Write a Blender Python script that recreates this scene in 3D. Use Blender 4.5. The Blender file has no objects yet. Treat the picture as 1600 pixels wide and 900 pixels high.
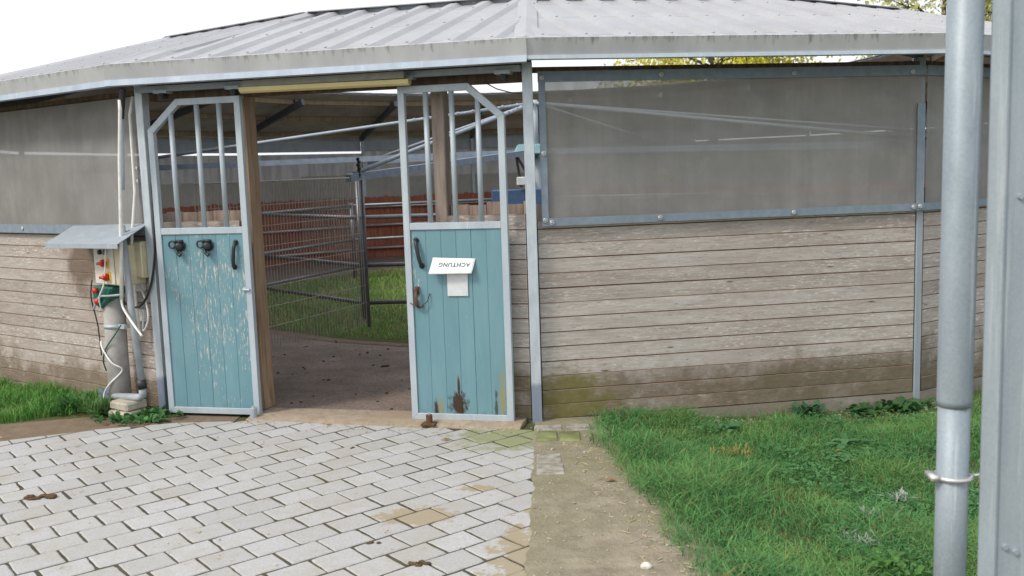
import bpy, bmesh, math, random
import numpy as np
from mathutils import Vector, Matrix, noise as mnoise
from math import sin, cos, pi, radians, degrees, tan, sqrt, atan2

random.seed(7); rng = np.random.default_rng(7)
scene = bpy.context.scene
col = scene.collection

# ------------------------------------------------------------------ camera
cam_d = bpy.data.cameras.new("camera")
cam_o = bpy.data.objects.new("camera", cam_d); col.objects.link(cam_o)
cam_d.sensor_width = 36.0
cam_d.lens = 36.0 * 1510.04 / 1600.0
cam_d.clip_end = 2000.0
cam_d.clip_start = 0.05
CR = Vector((0.9991549, 0.0246716, -0.0328754)); CU = Vector((0.0296321, 0.12194, 0.992095)); CF = Vector((-0.0284854, 0.9922308, -0.1211059))
CAM = Vector((0.0, -13.0711, 1.6243))
cam_o.matrix_world = Matrix(((CR.x, CU.x, -CF.x, CAM.x), (CR.y, CU.y, -CF.y, CAM.y), (CR.z, CU.z, -CF.z, CAM.z), (0, 0, 0, 1)))
cam_d.dof.use_dof = True; cam_d.dof.focus_distance = 6.4; cam_d.dof.aperture_fstop = 4.0
scene.camera = cam_o

# ------------------------------------------------------------------ sky, sun, exposure
SUN = Vector((-0.56, -0.40, 0.74)).normalized()          # direction towards the sun
world = bpy.data.worlds.new("World"); scene.world = world; world.use_nodes = True
wn = world.node_tree; wn.nodes.clear()
w_out = wn.nodes.new("ShaderNodeOutputWorld"); w_bg = wn.nodes.new("ShaderNodeBackground")
w_sky = wn.nodes.new("ShaderNodeTexSky"); w_sky.sky_type = 'NISHITA'; w_sky.sun_disc = False
w_sky.sun_elevation = math.asin(SUN.z); w_sky.sun_rotation = atan2(SUN.x, SUN.y)
w_sky.air_density = 1.6; w_sky.dust_density = 6.0
w_mix = wn.nodes.new("ShaderNodeMixRGB"); w_mix.inputs[0].default_value = 0.78
w_mix.inputs[2].default_value = (8.3, 8.6, 9.2, 1)       # veil of bright white cloud
wn.links.new(w_sky.outputs[0], w_mix.inputs[1]); wn.links.new(w_mix.outputs[0], w_bg.inputs[0])
w_bg.inputs[1].default_value = 0.1
wn.links.new(w_bg.outputs[0], w_out.inputs[0])
sun_d = bpy.data.lights.new("sun", 'SUN'); sun_d.energy = 1.5; sun_d.angle = radians(12); sun_d.color = (1.0, 0.95, 0.87)
sun_o = bpy.data.objects.new("sun", sun_d); col.objects.link(sun_o)
sun_o.rotation_euler = (-SUN).to_track_quat('-Z', 'Y').to_euler()
vs = scene.view_settings
vs.view_transform = 'Standard'; vs.look = 'None'; vs.gamma = 1.0; vs.use_curve_mapping = False
vs.exposure = 0.63
scene.render.engine = 'CYCLES'

# ------------------------------------------------------------------ materials
class NT:
    def __init__(s, name):
        s.m = bpy.data.materials.new(name); s.m.use_nodes = True
        s.t = s.m.node_tree; s.n = s.t.nodes; s.n.clear()
        s.out = s.n.new("ShaderNodeOutputMaterial")
    def L(s, a, b): s.t.links.new(a, b)
    def node(s, typ, **kw):
        n = s.n.new(typ)
        for k, v in kw.items(): setattr(n, k, v)
        return n
    def setin(s, sock, v):
        if hasattr(v, "is_linked") or hasattr(v, "links"): s.L(v, sock)
        elif isinstance(v, (tuple, list)) and len(v) == 3 and sock.type == 'RGBA': sock.default_value = (*v, 1)
        else: sock.default_value = v
    def coords(s, kind="Object", scale=(1, 1, 1), rnd=False):
        if kind == "World": c = s.node("ShaderNodeNewGeometry").outputs["Position"]
        else: c = s.node("ShaderNodeTexCoord").outputs[kind]
        if rnd:
            oi = s.node("ShaderNodeObjectInfo"); a = s.node("ShaderNodeVectorMath", operation='MULTIPLY_ADD')
            mm = s.node("ShaderNodeMath", operation='MULTIPLY'); s.L(oi.outputs["Random"], mm.inputs[0]); mm.inputs[1].default_value = 37.0
            cx = s.node("ShaderNodeCombineXYZ"); s.L(mm.outputs[0], cx.inputs[0]); s.L(mm.outputs[0], cx.inputs[1]); s.L(mm.outputs[0], cx.inputs[2])
            s.L(c, a.inputs[0]); a.inputs[1].default_value = (1, 1, 1); s.L(cx.outputs[0], a.inputs[2]); c = a.outputs[0]
        mp = s.node("ShaderNodeMapping"); mp.inputs["Scale"].default_value = scale; s.L(c, mp.inputs[0])
        return mp.outputs[0]
    def noise(s, co, scale=5.0, detail=4.0, rough=0.55):
        n = s.node("ShaderNodeTexNoise"); s.L(co, n.inputs["Vector"])
        n.inputs["Scale"].default_value = scale; n.inputs["Detail"].default_value = detail; n.inputs["Roughness"].default_value = rough
        return n.outputs["Fac"]
    def ramp(s, fac, stops):
        r = s.node("ShaderNodeValToRGB"); s.L(fac, r.inputs[0]); e = r.color_ramp.elements
        while len(e) < len(stops): e.new(0.5)
        for i, (p, c) in enumerate(stops):
            e[i].position = p
            e[i].color = (c, c, c, 1) if not isinstance(c, tuple) else (*c, 1)
        return r.outputs[0]
    def mix(s, fac, a, b, mode='MIX'):
        m = s.node("ShaderNodeMixRGB", blend_type=mode)
        s.setin(m.inputs[0], fac); s.setin(m.inputs[1], a); s.setin(m.inputs[2], b); return m.outputs[0]
    def math(s, op, a, b=0.0, clamp=False):
        m = s.node("ShaderNodeMath", operation=op, use_clamp=clamp); s.setin(m.inputs[0], a); s.setin(m.inputs[1], b); return m.outputs[0]
    def sep(s, co):
        x = s.node("ShaderNodeSeparateXYZ"); s.L(co, x.inputs[0]); return x.outputs
    def rand(s): return s.node("ShaderNodeObjectInfo").outputs["Random"]
    def blob(s, co, c, rad, nz, amt=0.6, lo=0.55):
        """mask 1 inside an ellipsoid with a ragged rim"""
        a = s.node("ShaderNodeVectorMath", operation='SUBTRACT'); s.L(co, a.inputs[0]); a.inputs[1].default_value = c
        b = s.node("ShaderNodeVectorMath", operation='DIVIDE'); s.L(a.outputs[0], b.inputs[0]); b.inputs[1].default_value = rad
        l = s.node("ShaderNodeVectorMath", operation='LENGTH'); s.L(b.outputs[0], l.inputs[0])
        d = s.math('ADD', l.outputs["Value"], s.math('MULTIPLY', s.math('SUBTRACT', nz, 0.5), amt * 2))
        return s.ramp(d, [(lo, 1.0), (1.0, 0.0)])
    def bsdf(s, color, rough=0.7, metal=0.0, bump=None, bstr=0.3, bdist=0.01, spec=0.5):
        b = s.node("ShaderNodeBsdfPrincipled"); s.setin(b.inputs["Base Color"], color)
        s.setin(b.inputs["Roughness"], rough); b.inputs["Metallic"].default_value = metal
        b.inputs["Specular IOR Level"].default_value = spec
        if bump is not None:
            bp = s.node("ShaderNodeBump"); bp.inputs["Strength"].default_value = bstr; bp.inputs["Distance"].default_value = bdist
            s.L(bump, bp.inputs["Height"]); s.L(bp.outputs[0], b.inputs["Normal"])
        s.L(b.outputs[0], s.out.inputs[0]); s.b = b; return b

MAT = {}
def plain(name, color, rough=0.6, metal=0.0, var=0.15, scale=14.0, bstr=0.08, spec=0.5):
    n = NT(name); co = n.coords("World"); f = n.noise(co, scale, 5)
    c2 = tuple(max(0, c * (1 - var)) for c in color); c3 = tuple(min(1, c * (1 + var)) for c in color)
    n.bsdf(n.ramp(f, [(0.3, c2), (0.7, c3)]), rough, metal, f, bstr, 0.01, spec)
    MAT[name] = n.m; return n.m

def make_materials():
    # galvanised steel
    def galv(name, a, b, metal=0.2, rough=0.5):
        n = NT(name); co = n.coords("World", (1, 1, 1)); v = n.node("ShaderNodeTexVoronoi"); v.inputs["Scale"].default_value = 130; n.L(co, v.inputs[0])
        big = n.noise(n.coords("World", (1, 1, 0.35)), 7, 5, 0.65)
        c = n.ramp(big, [(0.25, a), (0.75, b)])
        c = n.mix(n.math('MULTIPLY', v.outputs["Color"], 0.09), c, (0.75, 0.78, 0.8))
        strk = n.noise(n.coords("World", (30, 30, 1.2)), 1.0, 4, 0.6)
        c = n.mix(n.ramp(strk, [(0.60, 0.0), (0.78, 0.45)]), c, (0.72, 0.73, 0.72))
        n.bsdf(c, n.ramp(big, [(0.2, rough + 0.15), (0.8, rough)]), metal, big, 0.08)
        MAT[name] = n.m
    galv("galvanised", (0.34, 0.40, 0.45), (0.47, 0.535, 0.575))
    galv("pipe_zinc", (0.20, 0.245, 0.28), (0.30, 0.35, 0.385), 0.25, 0.48)
    galv("column_zinc", (0.27, 0.32, 0.36), (0.36, 0.415, 0.455), 0.2, 0.55)
    galv("galvanised_dull", (0.27, 0.31, 0.35), (0.36, 0.41, 0.46), 0.2, 0.55)
    galv("galvanised_blue", (0.30, 0.36, 0.44), (0.43, 0.505, 0.585), 0.2, 0.5)
    # post with a darker weathered foot
    n = NT("post_steel"); co = n.coords("World"); big = n.noise(n.coords("World", (6, 6, 2)), 4, 5, 0.65)
    c = n.ramp(big, [(0.25, (0.42, 0.48, 0.53)), (0.75, (0.60, 0.66, 0.70))])
    z = n.sep(co)[2]; k = n.math('ADD', z, n.math('MULTIPLY', n.math('SUBTRACT', n.noise(co, 30, 3), 0.5), 0.05))
    c = n.mix(n.ramp(k, [(0.232, 0.85), (0.262, 0.0)]), c, (0.20, 0.245, 0.33))
    n.bsdf(c, 0.5, 0.45, big, 0.06); MAT["post_steel"] = n.m
    # fascia metal with drip dirt under the top edge
    n = NT("fascia_metal"); co = n.coords("World"); z = n.sep(co)[2]
    st = n.noise(n.coords("World", (26, 26, 1.5)), 1.0, 6, 0.7)
    big = n.noise(n.coords("World", (3, 3, 1)), 2.0, 4)
    c = n.ramp(big, [(0.3, (0.43, 0.435, 0.44)), (0.7, (0.53, 0.535, 0.54))])
    drip = n.math('ADD', n.math('MULTIPLY', n.math('SUBTRACT', z, 2.352), 9.0), n.math('MULTIPLY', n.math('SUBTRACT', st, 0.5), 3.2))
    c = n.mix(n.math('MULTIPLY', n.ramp(drip, [(0.25, 0.0), (0.75, 1.0)]), 0.62), c, (0.14, 0.125, 0.10))
    c = n.mix(n.ramp(st, [(0.62, 0.0), (0.75, 0.3)]), c, (0.2, 0.17, 0.13))
    n.bsdf(c, 0.55, 0.25, st, 0.08); MAT["fascia_metal"] = n.m
    # roof sheet
    n = NT("roof_sheet"); co = n.coords("World"); big = n.noise(co, 1.6, 5, 0.65); fine = n.noise(n.coords("World", (7, 7, 7)), 6, 5, 0.7)
    c = n.ramp(big, [(0.3, (0.35, 0.345, 0.355)), (0.7, (0.43, 0.43, 0.445))])
    c = n.mix(n.ramp(fine, [(0.45, 0.0), (0.75, 0.55)]), c, (0.33, 0.315, 0.30))
    n.bsdf(c, 0.5, 0.3, fine, 0.05); MAT["roof_sheet"] = n.m
    # weathered larch boards
    n = NT("weathered_board")
    wv = n.noise(n.coords("Object", (1.6, 3, 9), True), 1.2, 3, 0.5); gr = n.math("ADD", n.math("MULTIPLY", n.noise(n.coords("Object", (3.4, 20, 42), True), 1.6, 9, 0.72), 0.72), n.math("MULTIPLY", wv, 0.28))
    gr2 = n.noise(n.coords("Object", (9, 30, 90), True), 2.2, 6, 0.7)
    tone = n.noise(n.coords("World", (0.9, 0.9, 1.6)), 1.4, 4, 0.6)
    c = n.ramp(gr, [(0.25, (0.25, 0.214, 0.19)), (0.45, (0.41, 0.367, 0.335)), (0.72, (0.60, 0.562, 0.525))])
    c = n.mix(n.ramp(tone, [(0.40, 0.0), (0.68, 0.55)]), c, n.mix(0.5, c, (0.31, 0.22, 0.165)))
    c = n.mix(n.math('MULTIPLY', n.rand(), 0.65), c, n.mix(1.0, c, (0.70, 0.66, 0.63), 'MULTIPLY'))
    fl = n.noise(n.coords("Object", (14, 30, 70), True), 1.5, 4, 0.6)
    fm = n.noise(n.coords("World", (1, 1, 2)), 1.9, 3)
    c = n.mix(n.math('MULTIPLY', n.ramp(fl, [(0.56, 0.0), (0.64, 0.9)]), n.ramp(fm, [(0.40, 0.15), (0.60, 1.0)])), c, (0.64, 0.60, 0.55))
    fd = n.noise(n.coords("Object", (11, 30, 60), True), 1.7, 4, 0.6); c = n.mix(n.ramp(fd, [(0.60, 0.0), (0.70, 0.6)]), c, (0.17, 0.13, 0.105))
    kn = n.node("ShaderNodeTexVoronoi"); kn.inputs["Scale"].default_value = 1.0; n.L(n.coords("Object", (2.6, 1, 11), True), kn.inputs[0])
    c = n.mix(n.ramp(kn.outputs["Distance"], [(0.035, 0.8), (0.09, 0.0)]), c, (0.09, 0.055, 0.035))
    wz = n.coords("World"); z = n.sep(wz)[2]; an = n.noise(wz, 3.2, 6, 0.7)
    alg = n.math('ADD', n.math('MULTIPLY', n.math('SUBTRACT', n.rand(), 0.35), 0.45), n.math('ADD', n.math('MULTIPLY', n.math('SUBTRACT', 0.40, z), 3.0), n.math('MULTIPLY', n.math('SUBTRACT', n.math('ADD', n.math('MULTIPLY', an, 0.6), n.math('MULTIPLY', gr, 0.4)), 0.54), 5.5)))
    c = n.mix(n.math('MULTIPLY', n.ramp(alg, [(0.0, 0.0), (0.7, 1.0)]), 0.85), c, n.mix(1.0, c, (0.40, 0.34, 0.25), 'MULTIPLY'))
    a2 = n.math('ADD', n.math('MULTIPLY', n.noise(n.coords('World', (1, 1, 1.6)), 9, 7, 0.75), 0.65), n.math('MULTIPLY', gr, 0.35)); b1 = n.blob(wz, (0.20, -6.88, 0.13), (0.36, 0.5, 0.24), a2, 1.5)
    b2 = n.blob(wz, (2.3, -6.5, 0.06), (1.5, 0.8, 0.30), a2, 1.4)
    c = n.mix(n.math('MULTIPLY', b1, 0.72), c, (0.135, 0.125, 0.02)); c = n.mix(n.math('MULTIPLY', b2, 0.45), c, (0.10, 0.09, 0.045))
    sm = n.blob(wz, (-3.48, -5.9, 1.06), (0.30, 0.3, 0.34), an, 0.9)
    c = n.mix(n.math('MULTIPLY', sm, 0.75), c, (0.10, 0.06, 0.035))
    n.bsdf(c, 0.82, 0, n.math('ADD', gr, n.math('MULTIPLY', gr2, 0.6)), 0.45, 0.006, 0.25); MAT["weathered_board"] = n.m
    # other timber
    def timber(name, d, m, l, sc=(2.2, 2.2, 1)):
        n = NT(name); gr = n.noise(n.coords("World", (18 * sc[0] / 2.2, 18 * sc[1] / 2.2, 1.6 * sc[2]), True), 1.6, 8, 0.68)
        big = n.noise(n.coords("World"), 2.2, 4)
        c = n.ramp(gr, [(0.28, d), (0.5, m), (0.75, l)]); c = n.mix(n.math('MULTIPLY', n.rand(), 0.4), c, n.mix(1.0, c, (0.6, 0.56, 0.52), 'MULTIPLY'))
        c = n.mix(n.ramp(big, [(0.45, 0.0), (0.7, 0.4)]), c, n.mix(1.0, c, (0.6, 0.56, 0.5), 'MULTIPLY'))
        n.bsdf(c, 0.8, 0, gr, 0.4, 0.006, 0.25); MAT[name] = n.m
    timber("jamb_wood", (0.19, 0.125, 0.08), (0.39, 0.28, 0.185), (0.53, 0.41, 0.295))
    timber("grey_post_wood", (0.22, 0.175, 0.15), (0.39, 0.325, 0.28), (0.52, 0.455, 0.405))
    timber("pale_lining", (0.22, 0.155, 0.125), (0.40, 0.31, 0.26), (0.52, 0.43, 0.37))
    timber("beam_wood", (0.07, 0.045, 0.03), (0.15, 0.10, 0.07), (0.24, 0.175, 0.125))
    timber("purlin_wood", (0.20, 0.15, 0.10), (0.36, 0.28, 0.19), (0.46, 0.37, 0.27))
    timber("red_lining", (0.17, 0.065, 0.042), (0.36, 0.13, 0.08), (0.46, 0.21, 0.14))
    # teal painted planks, flaking
    n = NT("teal_paint"); wz = n.coords("World")
    big = n.noise(n.coords("World", (2, 2, 1), False), 2.0, 4); gr = n.noise(n.coords("Object", (40, 10, 3), True), 1.4, 6, 0.65)
    c = n.ramp(big, [(0.3, (0.122, 0.25, 0.29)), (0.7, (0.155, 0.295, 0.335))])
    c = n.mix(n.math('MULTIPLY', n.rand(), 0.3), c, (0.11, 0.22, 0.26)); fade = n.noise(n.coords("Object", (9, 9, 1.1), True), 2.0, 6, 0.7); c = n.mix(n.ramp(fade, [(0.45, 0.0), (0.75, 0.4)]), c, (0.22, 0.345, 0.375))
    fl = n.noise(n.coords("Object", (62, 62, 10), True), 1.5, 8, 0.76); fm = n.noise(n.coords("World", (3, 3, 1.6)), 1.6, 3)
    zone = n.blob(wz, (-2.18, -6.60, 0.85), (0.55, 0.4, 0.80), fm, 1.5)
    zone = n.math('MAXIMUM', zone, n.blob(wz, (-0.84, -6.86, 1.02), (0.10, 0.3, 0.42), fm, 0.6))
    zone = n.math('ADD', n.math('MULTIPLY', zone, 0.117), n.math('MULTIPLY', n.math('SUBTRACT', fm, 0.5), 0.16))
    m = n.ramp(n.math('ADD', fl, zone), [(0.672, 0.0), (0.692, 1.0)])
    c = n.mix(m, c, n.ramp(gr, [(0.3, (0.40, 0.37, 0.33)), (0.7, (0.62, 0.60, 0.57))]))
    rn = n.noise(n.coords("World", (30, 30, 17)), 1.0, 6, 0.75)
    rot = n.blob(wz, (-0.547, -6.93, 0.12), (0.066, 0.2, 0.10), rn, 1.3)
    rot = n.math('MAXIMUM', rot, n.blob(wz, (-0.70, -6.90, 0.08), (0.020, 0.2, 0.07), rn, 1.3))
    rot = n.math('MAXIMUM', rot, n.blob(wz, (-0.545, -6.93, 0.23), (0.012, 0.2, 0.10), rn, 0.5))
    rot = n.math('MAXIMUM', rot, n.math('MULTIPLY', n.blob(wz, (-0.30, -6.98, 0.10), (0.013, 0.2, 0.12), rn, 1.3), 0.8))
    c = n.mix(rot, c, (0.045, 0.026, 0.016))
    och = n.math('MAXIMUM', n.blob(wz, (-0.26, -6.99, 0.16), (0.024, 0.2, 0.24), rn, 1.4), n.blob(wz, (-0.67, -6.91, 0.08), (0.02, 0.2, 0.10), rn, 1.3))
    c = n.mix(n.math('MULTIPLY', och, 0.75), c, (0.28, 0.235, 0.085))
    z = n.sep(wz)[2]; gm = n.math('ADD', n.math('MULTIPLY', n.math('SUBTRACT', 0.10, z), 7), n.math('MULTIPLY', n.math('SUBTRACT', rn, 0.5), 2.4))
    c = n.mix(n.math('MULTIPLY', n.ramp(gm, [(0.2, 0), (0.9, 1.0)]), 0.5), c, (0.055, 0.075, 0.06))
    n.bsdf(c, 0.5, 0, n.math('SUBTRACT', n.math('MULTIPLY', gr, 0.5), m), 0.35, 0.003, 0.4); MAT["teal_paint"] = n.m
    # windbreak net: fine woven mesh, part open
    def net(name, base, cover, trl):
        n = NT(name); big = n.noise(n.coords("World", (1, 1, 0.9)), 1.9, 5, 0.6); st = n.noise(n.coords("World", (11, 11, 0.7)), 1.0, 5, 0.6)
        c = n.ramp(big, [(0.3, tuple(x * 0.82 for x in base)), (0.7, tuple(x * 1.12 for x in base))])
        c = n.mix(n.ramp(n.math('ADD', n.math('MULTIPLY', st, 0.25), n.math('MULTIPLY', n.noise(n.coords('World'), 4, 7, 0.72), 0.75)), [(0.48, 0.0), (0.72, 0.5)]), c, tuple(x * 1.4 for x in base))
        d = n.node("ShaderNodeBsdfDiffuse"); n.setin(d.inputs[0], c); t = n.node("ShaderNodeBsdfTranslucent"); n.setin(t.inputs[0], (0.30, 0.25, 0.18))
        m1 = n.node("ShaderNodeMixShader"); m1.inputs[0].default_value = trl; n.L(d.outputs[0], m1.inputs[1]); n.L(t.outputs[0], m1.inputs[2])
        tr = n.node("ShaderNodeBsdfTransparent"); m2 = n.node("ShaderNodeMixShader")
        n.setin(m2.inputs[0], n.ramp(st, [(0.3, cover - 0.05), (0.7, min(1, cover + 0.04))]))
        n.L(tr.outputs[0], m2.inputs[1]); n.L(m1.outputs[0], m2.inputs[2]); n.L(m2.outputs[0], n.out.inputs[0]); MAT[name] = n.m
    net("net_near", (0.295, 0.288, 0.278), 0.83, 0.12)
    net("net_far", (0.30, 0.30, 0.305), 0.97, 0.08)
    plain("net_hem", (0.20, 0.245, 0.295), 0.8, 0, 0.12, 20)
    # pavers
    n = NT("paver_concrete"); wz = n.coords("World"); f1 = n.noise(wz, 95, 4, 0.7); f2 = n.noise(wz, 2.2, 5, 0.65); f3 = n.noise(wz, 16, 5, 0.7)
    c = n.ramp(f1, [(0.3, (0.34, 0.337, 0.334)), (0.6, (0.45, 0.447, 0.443)), (0.8, (0.56, 0.556, 0.55))])
    c = n.mix(n.math('MULTIPLY', n.rand(), 0.6), c, n.mix(1.0, c, (0.80, 0.785, 0.76), 'MULTIPLY'))
    c = n.mix(n.ramp(n.math('ADD', n.math('MULTIPLY', f2, 0.6), n.math('MULTIPLY', f3, 0.4)), [(0.46, 0.0), (0.66, 0.7)]), c, (0.335, 0.305, 0.245))
    c = n.mix(n.ramp(f3, [(0.62, 0.0), (0.72, 0.75)]), c, (0.27, 0.22, 0.155))
    sand = n.blob(wz, (-0.615, -8.64, 0), (0.20, 0.12, 0.3), n.noise(wz, 14, 7, 0.7), 1.3, 0.85)
    sand = n.math('MAXIMUM', sand, n.blob(wz, (-0.35, -8.25, 0), (0.10, 0.05, 0.3), n.noise(wz, 14, 7, 0.7), 1.3, 0.85))
    sand = n.math('MAXIMUM', sand, n.blob(wz, (-0.06, -9.35, 0), (0.20, 0.65, 0.3), n.noise(wz, 9, 7, 0.7), 1.5, 0.85))
    c = n.mix(n.math('MULTIPLY', sand, 0.85), c, (0.30, 0.245, 0.15))
    moss = n.blob(wz, (-0.12, -7.28, 0), (0.50, 0.34, 0.3), n.noise(wz, 8, 7, 0.7), 1.6)
    c = n.mix(n.math('MULTIPLY', moss, 0.75), c, (0.20, 0.22, 0.075))
    n.bsdf(c, 0.85, 0, f1, 0.30, 0.004, 0.3); MAT["paver_concrete"] = n.m
    # dirt kinds
    def earth(name, a, b, c3, sc=9, bs=0.6):
        n = NT(name); wz = n.coords("World"); f = n.noise(wz, sc, 8, 0.72); g = n.noise(wz, 1.3, 4); s_ = n.noise(wz, 60, 3, 0.7)
        c = n.ramp(f, [(0.3, a), (0.7, b)]); c = n.mix(n.ramp(g, [(0.4, 0.0), (0.65, 0.8)]), c, c3)
        c = n.mix(n.ramp(s_, [(0.62, 0.0), (0.75, 0.5)]), c, tuple(min(1, x * 1.5) for x in b))
        n.bsdf(c, 0.95, 0, n.math('ADD', f, n.math('MULTIPLY', s_, 0.5)), bs, 0.02, 0.15); MAT[name] = n.m
    earth("path_sand", (0.19, 0.16, 0.115), (0.38, 0.335, 0.25), (0.22, 0.21, 0.125), 7, 1.0)
    earth("joint_soil", (0.045, 0.039, 0.029), (0.12, 0.104, 0.076), (0.085, 0.08, 0.05))
    earth("ground_soil", (0.06, 0.06, 0.025), (0.12, 0.12, 0.05), (0.06, 0.09, 0.025))
    earth("bare_dirt", (0.13, 0.095, 0.065), (0.25, 0.19, 0.135), (0.18, 0.14, 0.095))
    earth("lawn_soil", (0.05, 0.065, 0.02), (0.11, 0.115, 0.04), (0.07, 0.10, 0.03))
    earth("threshold_concrete", (0.24, 0.19, 0.14), (0.42, 0.35, 0.27), (0.30, 0.24, 0.17), 14)
    earth("plinth_concrete", (0.20, 0.18, 0.15), (0.33, 0.305, 0.265), (0.22, 0.19, 0.14), 12, 0.3)
    earth("dung", (0.055, 0.035, 0.018), (0.17, 0.115, 0.06), (0.10, 0.065, 0.035), 40)
    earth("rust", (0.09, 0.045, 0.025), (0.20, 0.11, 0.07), (0.13, 0.075, 0.05), 30)
    # trodden floor of the track
    n = NT("track_floor"); wz = n.coords("World"); f = n.noise(wz, 3.0, 8, 0.7); g = n.noise(wz, 34, 7, 0.8); v = n.noise(n.coords("World", (30, 9, 1)), 3.0, 6, 0.75)
    c = n.ramp(f, [(0.3, (0.13, 0.098, 0.08)), (0.7, (0.27, 0.21, 0.172))])
    c = n.mix(n.ramp(g, [(0.50, 0.0), (0.62, 0.8)]), c, (0.075, 0.055, 0.043)); c = n.mix(n.ramp(v, [(0.56, 0.0), (0.64, 0.75)]), c, (0.38, 0.31, 0.24))
    n.bsdf(c, 0.8, 0, n.math('ADD', f, g), 0.5, 0.02, 0.3); MAT["track_floor"] = n.m
    # foliage from vertex colours
    n = NT("foliage"); a = n.node("ShaderNodeVertexColor"); a.layer_name = "tint"
    b = n.bsdf(a.outputs[0], 0.62, 0, spec=0.25); t = n.node("ShaderNodeBsdfTranslucent"); n.L(a.outputs[0], t.inputs[0])
    mx = n.node("ShaderNodeMixShader"); mx.inputs[0].default_value = 0.28; n.L(b.outputs[0], mx.inputs[1]); n.L(t.outputs[0], mx.inputs[2]); n.L(mx.outputs[0], n.out.inputs[0]); MAT["foliage"] = n.m
    plain("white_pvc", (0.72, 0.71, 0.67), 0.4); plain("grey_pvc", (0.33, 0.36, 0.38), 0.45); plain("black_rubber", (0.02, 0.02, 0.022), 0.5)
    plain("dark_iron", (0.03, 0.032, 0.038), 0.45, 0.3); plain("cream_plastic", (0.58, 0.53, 0.36), 0.5, 0, 0.12, 9); plain("panel_grey", (0.62, 0.60, 0.53), 0.5)
    plain("red_plastic", (0.55, 0.03, 0.025), 0.35); plain("yellow_plastic", (0.75, 0.48, 0.05), 0.4); plain("green_plastic", (0.012, 0.12, 0.085), 0.4)
    plain("fibre_cement", (0.34, 0.33, 0.31), 0.85, 0, 0.2, 10, 0.15); plain("block_stone", (0.40, 0.36, 0.29), 0.9, 0, 0.25, 12, 0.3)
    plain("paper", (0.80, 0.80, 0.79), 0.6, 0, 0.04); plain("ink", (0.06, 0.13, 0.10), 0.6); plain("white_plate", (0.62, 0.64, 0.64), 0.5, 0, 0.1)
    plain("lamp_diffuser", (0.66, 0.55, 0.27), 0.4, 0, 0.08, 5); plain("lamp_body", (0.30, 0.29, 0.25), 0.5)
    plain("arm_steel", (0.27, 0.33, 0.42), 0.45, 0.3); plain("wire_steel", (0.42, 0.39, 0.355), 0.5, 0.1); plain("rafter_steel", (0.10, 0.11, 0.13), 0.5, 0.2)
    plain("rail_bright", (0.62, 0.58, 0.57), 0.35, 0.4); plain("rail_dark", (0.17, 0.18, 0.20), 0.4, 0.4); plain("machine_blue", (0.055, 0.105, 0.21), 0.45); plain("machine_green", (0.16, 0.30, 0.32), 0.5)
    plain("gravel_stone", (0.33, 0.30, 0.25), 0.9, 0, 0.5, 25); plain("straw", (0.46, 0.38, 0.24), 0.9, 0, 0.4, 30); plain("pebble", (0.66, 0.62, 0.54), 0.8); plain("bark", (0.10, 0.08, 0.06), 0.9, 0, 0.4, 8, 0.6); plain("blue_rag", (0.10, 0.13, 0.17), 0.9, 0, 0.3); plain("rope", (0.33, 0.38, 0.44), 0.6); plain("screw", (0.58, 0.58, 0.56), 0.35, 0.6)
    plain("mossy_stone", (0.17, 0.19, 0.075), 0.95, 0, 0.45, 9, 0.4); plain("slab_stone", (0.27, 0.25, 0.21), 0.9, 0, 0.45, 16, 0.5); plain("board_shadow", (0.10, 0.07, 0.05), 0.9)
    plain("board_edge", (0.25, 0.175, 0.125), 0.9, 0, 0.35, 9); plain("liner_sheet", (0.50, 0.485, 0.475), 0.7, 0, 0.2, 3); plain("dry_leaf", (0.30, 0.15, 0.05), 0.8, 0, 0.3)
make_materials()

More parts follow.
